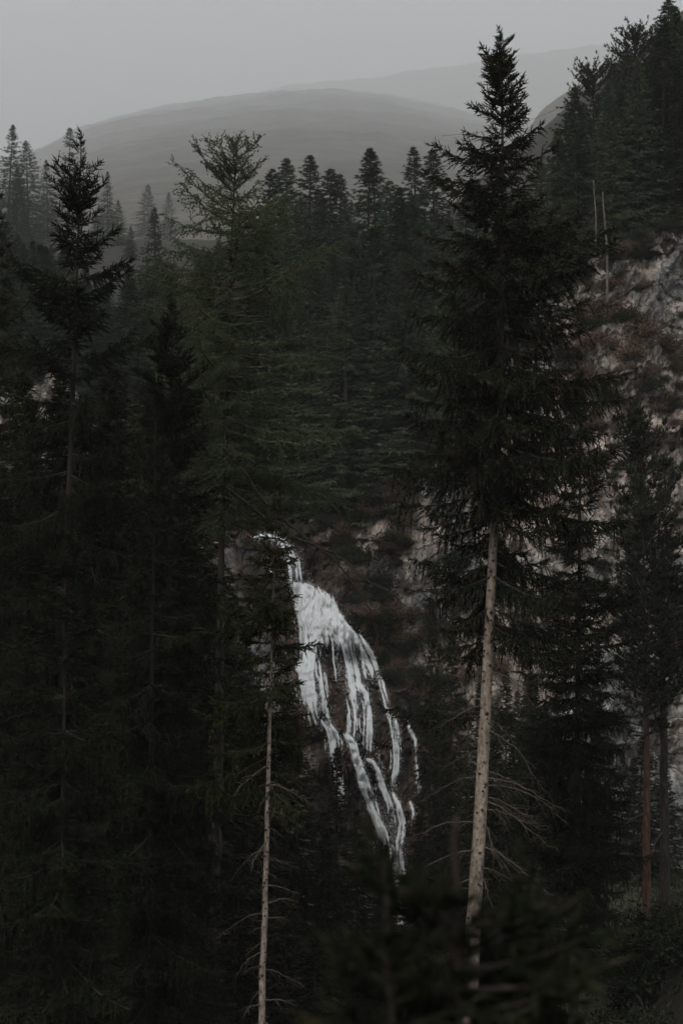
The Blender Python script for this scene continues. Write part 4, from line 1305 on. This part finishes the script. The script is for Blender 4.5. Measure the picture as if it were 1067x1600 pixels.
# undergrowth on the valley floor: uncountable low leaves
r = np.random.default_rng(3)
n = 30000
ux = r.uniform(-60, 1130, n); uy = r.uniform(8, 112, n) ** 1.0
x = (ux - 533.5) / FPX * uy * 1.3
O = np.stack([x, uy, z_ground(x, uy) + r.random(n) ** 2 * 0.7], 1)
mb = MB(); brushes(mb, O, r.normal(size=(n, 3)) + np.array([0, 0, 1.0]), r.uniform(0.15, 0.5, n), 0.08, r.random(n), 0, 4, 0.4, 0.4, r)
o = link('undergrowth', mb.mesh('undergrowth', [M['leaf_dark']])); o['kind'] = 'stuff'
o['label'] = 'low dark undergrowth covering the valley floor'; o['category'] = 'undergrowth'

# a thin cable strung across the mist at upper right
mb = MB()
t = np.linspace(0, 1, 30)
a, b_ = P(690, 212, 230), P(960, 118, 230)
q = a + (b_ - a) * t[:, None]; q[:, 2] -= 2.0 * np.sin(pi * t)
tube(mb, q, 0.022, 4)
o = link('cable', mb.mesh('cable', [M['bark_dark']]))
o['label'] = 'thin dark cable strung across the mist at upper right'; o['category'] = 'cable'

# broad brown scrub on the right cliff and dark bushes in the bottom right corner
for u, v, sc_, lb in [(905, 500, 1.6, 'broad brown scrub left on the right cliff'), (935, 485, 1.8, 'broad brown scrub under the bare trunks'), (965, 500, 1.8, 'broad brown scrub in the middle of the right cliff'),
                      (1000, 525, 1.9, 'broad brown scrub under the pale rock slide'), (1035, 545, 1.8, 'broad brown scrub beside the right edge'), (1062, 575, 1.6, 'brown scrub cut by the right edge'),
                      (925, 540, 1.5, 'small brown scrub left on the ledge'), (985, 560, 1.5, 'small brown scrub on the middle ledge'), (955, 450, 1.3, 'brown scrub at the foot of the bare trunks'),
                      (915, 590, 1.2, 'brown scrub low beside the big spruce bough')]:
    shrub('brown', cliff_point(u, v), sc_, lb, 'broad scrub on the right cliff')
for u, v, sc_, lb in [(985, 500, 1.4, 'dark green bush between the brown scrub'), (890, 560, 1.3, 'dark green bush beside the big spruce crown'), (1020, 610, 1.3, 'dark green bush above the bushy pine'),
                      (950, 620, 1.4, 'dark green bush left of the bushy pine tip'), (1050, 640, 1.2, 'dark green bush at the right edge of the cliff')]:
    shrub('leaf_dark', cliff_point(u, v), sc_, lb, 'dark bushes on the right cliff')
for u, v, D, sc_, lb in [(960, 1490, 54, 1.5, 'dark bush left of the red pine trunk foot'), (1000, 1470, 54, 1.6, 'dark bush at the foot of the red pine trunk'), (1040, 1480, 53, 1.7, 'dark bush at the foot of the dark pine trunk'),
                         (1070, 1510, 51, 1.8, 'dark bush at the right edge'), (975, 1560, 49, 1.7, 'dark bush low at the bottom right'), (1020, 1570, 48, 1.8, 'dark bush in the bottom right corner'),
                         (920, 1590, 47, 1.5, 'dark bush at the bottom edge'), (1062, 1590, 46, 1.8, 'dark bush in the very corner'), (1015, 1520, 51, 1.5, 'dark bush between the two pine trunks')]:
    p = P(u, v, D); p[2] = float(z_ground(p[0], D)) - 0.1
    shrub('leaf_dark', p, sc_, lb, 'dark bushes under the pines')

# scattered trees and bushes of which the picture shows nothing are left out
HIDDEN = '''
larch_tree.003 larch_tree.004 spruce_tree.065 spruce_tree.076 spruce_tree.084 spruce_tree.092 spruce_tree.095 spruce_tree.098 spruce_tree.104
spruce_tree.108 spruce_tree.109 spruce_tree.113 spruce_tree.115 larch_tree.019 spruce_tree.117 spruce_tree.119 spruce_tree.120 larch_tree.020
spruce_tree.121 spruce_tree.123 spruce_tree.125 larch_tree.022 spruce_tree.126 spruce_tree.127 spruce_tree.129 spruce_tree.130 larch_tree.024
larch_tree.025 spruce_tree.132 spruce_tree.133 spruce_tree.135 spruce_tree.136 larch_tree.026 spruce_tree.141 spruce_tree.142 spruce_tree.143
spruce_tree.145 spruce_tree.146 spruce_tree.147 spruce_tree.150 spruce_tree.152 spruce_tree.153 spruce_tree.154 spruce_tree.155 spruce_tree.156
spruce_tree.157 spruce_tree.158 spruce_tree.159 spruce_tree.160 spruce_tree.161 spruce_tree.162 spruce_tree.163 spruce_tree.164 spruce_tree.165
spruce_tree.166 spruce_tree.167 spruce_tree.168 spruce_tree.170 spruce_tree.171 spruce_tree.172 spruce_tree.174 spruce_tree.175 spruce_tree.176
spruce_tree.177 spruce_tree.178 spruce_tree.179 spruce_tree.180 spruce_tree.181 spruce_tree.182 spruce_tree.183 spruce_tree.184 spruce_tree.187
spruce_tree.189 spruce_tree.190 spruce_tree.192 spruce_tree.195 spruce_tree.196 spruce_tree.197 spruce_tree.199 spruce_tree.200 spruce_tree.204
spruce_tree.205 spruce_tree.206 spruce_tree.207 spruce_tree.209 spruce_tree.210 spruce_tree.212 spruce_tree.213 spruce_tree.215 spruce_tree.216
spruce_tree.217 spruce_tree.218 spruce_tree.220 spruce_tree.221 spruce_tree.222 spruce_tree.223 spruce_tree.224 spruce_tree.225 spruce_tree.226
spruce_tree.227 spruce_tree.228 spruce_tree.229 spruce_tree.230 spruce_tree.231 spruce_tree.232 spruce_tree.233 spruce_tree.234 spruce_tree.236
spruce_tree.237 spruce_tree.238 spruce_tree.239 spruce_tree.240 spruce_tree.242 spruce_tree.243 spruce_tree.244 spruce_tree.245 spruce_tree.247
spruce_tree.248 spruce_tree.250 spruce_tree.251 spruce_tree.252 spruce_tree.253 spruce_tree.254 spruce_tree.255 spruce_tree.256 spruce_tree.257
spruce_tree.258 spruce_tree.259 spruce_tree.260 spruce_tree.261 spruce_tree.262 spruce_tree.263 spruce_tree.264 spruce_tree.265 spruce_tree.266
spruce_tree.267 spruce_tree.268 spruce_tree.269 spruce_tree.270 spruce_tree.271 spruce_tree.272 spruce_tree.273 spruce_tree.274 spruce_tree.275
spruce_tree.276 spruce_tree.277 spruce_tree.278 spruce_tree.279 spruce_tree.280 spruce_tree.281 spruce_tree.282 spruce_tree.283 spruce_tree.284
spruce_tree.285 spruce_tree.286 spruce_tree.287 spruce_tree.288 spruce_tree.289 spruce_tree.290 spruce_tree.291 spruce_tree.292 spruce_tree.293
spruce_tree.294 spruce_tree.295 spruce_tree.296 spruce_tree.297 spruce_tree.298 spruce_tree.299 spruce_tree.300 spruce_tree.301 spruce_tree.302
spruce_tree.303 spruce_tree.304 spruce_tree.305 spruce_tree.306 spruce_tree.307 spruce_tree.308 spruce_tree.309 spruce_tree.310 spruce_tree.311
spruce_tree.312 spruce_tree.313 spruce_tree.314 spruce_tree.315 spruce_tree.316 spruce_tree.317 spruce_tree.318 spruce_tree.319 spruce_tree.320
spruce_tree.321 spruce_tree.322 spruce_tree.323 spruce_tree.324 spruce_tree.325 spruce_tree.326 spruce_tree.327 spruce_tree.328 spruce_tree.329
spruce_tree.330 spruce_tree.331 spruce_tree.332 spruce_tree.333 spruce_tree.334 spruce_tree.335 spruce_tree.336 spruce_tree.337 spruce_tree.338
spruce_tree.339 spruce_tree.340 spruce_tree.341 spruce_tree.342 spruce_tree.343 spruce_tree.344 spruce_tree.345 spruce_tree.346 spruce_tree.347
spruce_tree.348 spruce_tree.349 spruce_tree.350 spruce_tree.351 spruce_tree.352 spruce_tree.353 spruce_tree.354 spruce_tree.356 spruce_tree.357
spruce_tree.358 spruce_tree.359 spruce_tree.360 spruce_tree.361 spruce_tree.362 spruce_tree.363 spruce_tree.364 spruce_tree.365 spruce_tree.366
spruce_tree.367 spruce_tree.368 spruce_tree.369 spruce_tree.370 spruce_tree.374 spruce_tree.375 spruce_tree.376 spruce_tree.377 spruce_tree.379
spruce_tree.381 spruce_tree.385 spruce_tree.386 spruce_tree.388 spruce_tree.389 spruce_tree.391 spruce_tree.392 spruce_tree.393 spruce_tree.394
spruce_tree.396 spruce_tree.398 spruce_tree.401 spruce_tree.402 spruce_tree.403 spruce_tree.404 spruce_tree.405 spruce_tree.406 spruce_tree.408
spruce_tree.409 spruce_tree.411 spruce_tree.412 spruce_tree.413 spruce_tree.414 spruce_tree.415 spruce_tree.419 spruce_tree.420 spruce_tree.422
spruce_tree.425 spruce_tree.426 spruce_tree.427 spruce_tree.428 spruce_tree.432 spruce_tree.441 spruce_tree.442 spruce_tree.443 spruce_tree.448
spruce_tree.456 spruce_tree.477 spruce_tree.479 spruce_tree.481 shrub.006 shrub.008 shrub.012 shrub.015 shrub.016 shrub.017 shrub.019 shrub.020
shrub.023 shrub.024 shrub.025 shrub.028 shrub.029 shrub.030 shrub.032 shrub.035 shrub.039 shrub.040 shrub.041 shrub.042 shrub.043 shrub.045 shrub.046
shrub.048 shrub.049 shrub.050 shrub.052 shrub.056 shrub.061 shrub.063 shrub.067 shrub.073 shrub.076 shrub.077 shrub.080 shrub.085 shrub.093 shrub.094
shrub.096 shrub.097 shrub.099 shrub.100 shrub.103 shrub.105 shrub.106 shrub.107 shrub.113 shrub.115 shrub.117 shrub.118 shrub.122 shrub.125 shrub.126
shrub.127 shrub.132 shrub.133 shrub.134 shrub.137 shrub.138 shrub.139 shrub.140 shrub.141 shrub.146 shrub.148 shrub.151 shrub.152 shrub.154 shrub.161
shrub.164 shrub.167 shrub.170 shrub.172 shrub.173 shrub.176 shrub.177 shrub.178 shrub.188 shrub.190 shrub.192 shrub.198 shrub.204 shrub.212 shrub.222
shrub.223 shrub.227 shrub.229 shrub.230 shrub.233 shrub.236 shrub.240 shrub.242 shrub.246 shrub.250 shrub.254 shrub.258 shrub.259 shrub.260 shrub.266
shrub.270 shrub.274
'''.split()
for n_ in HIDDEN:
    o = bpy.data.objects.get(n_)
    if o is not None:
        for c_ in list(o.children): bpy.data.objects.remove(c_)
        bpy.data.objects.remove(o)

# ------------------------------------------------------------------ the air
hm = bpy.data.materials.new('hazy_air'); hm.use_nodes = True
nt = hm.node_tree; nt.nodes.clear()
ho = nt.nodes.new('ShaderNodeOutputMaterial'); hv = nt.nodes.new('ShaderNodeVolumePrincipled')
hv.inputs['Color'].default_value = (0.93, 0.94, 0.95, 1)
hv.inputs['Density'].default_value = 0.00015
hv.inputs['Anisotropy'].default_value = 0.0
nt.links.new(hv.outputs[0], ho.inputs['Volume'])
x0, x1, y0, y1, z0, z1 = -11000, 11000, -80, 17000, -60, 5400
v = [(a, b2, c2) for a in (x0, x1) for b2 in (y0, y1) for c2 in (z0, z1)]
mb = MB(); mb.add(v, None, [[0, 1, 3, 2], [4, 6, 7, 5], [0, 4, 5, 1], [2, 3, 7, 6], [0, 2, 6, 4], [1, 5, 7, 3]])
hz = link('haze', mb.mesh('haze', [hm])); hz['kind'] = 'stuff'
print('objects', len(bpy.data.objects), 'tris in meshes', sum(len(m.loops) - 2 * len(m.polygons) for m in bpy.data.meshes))
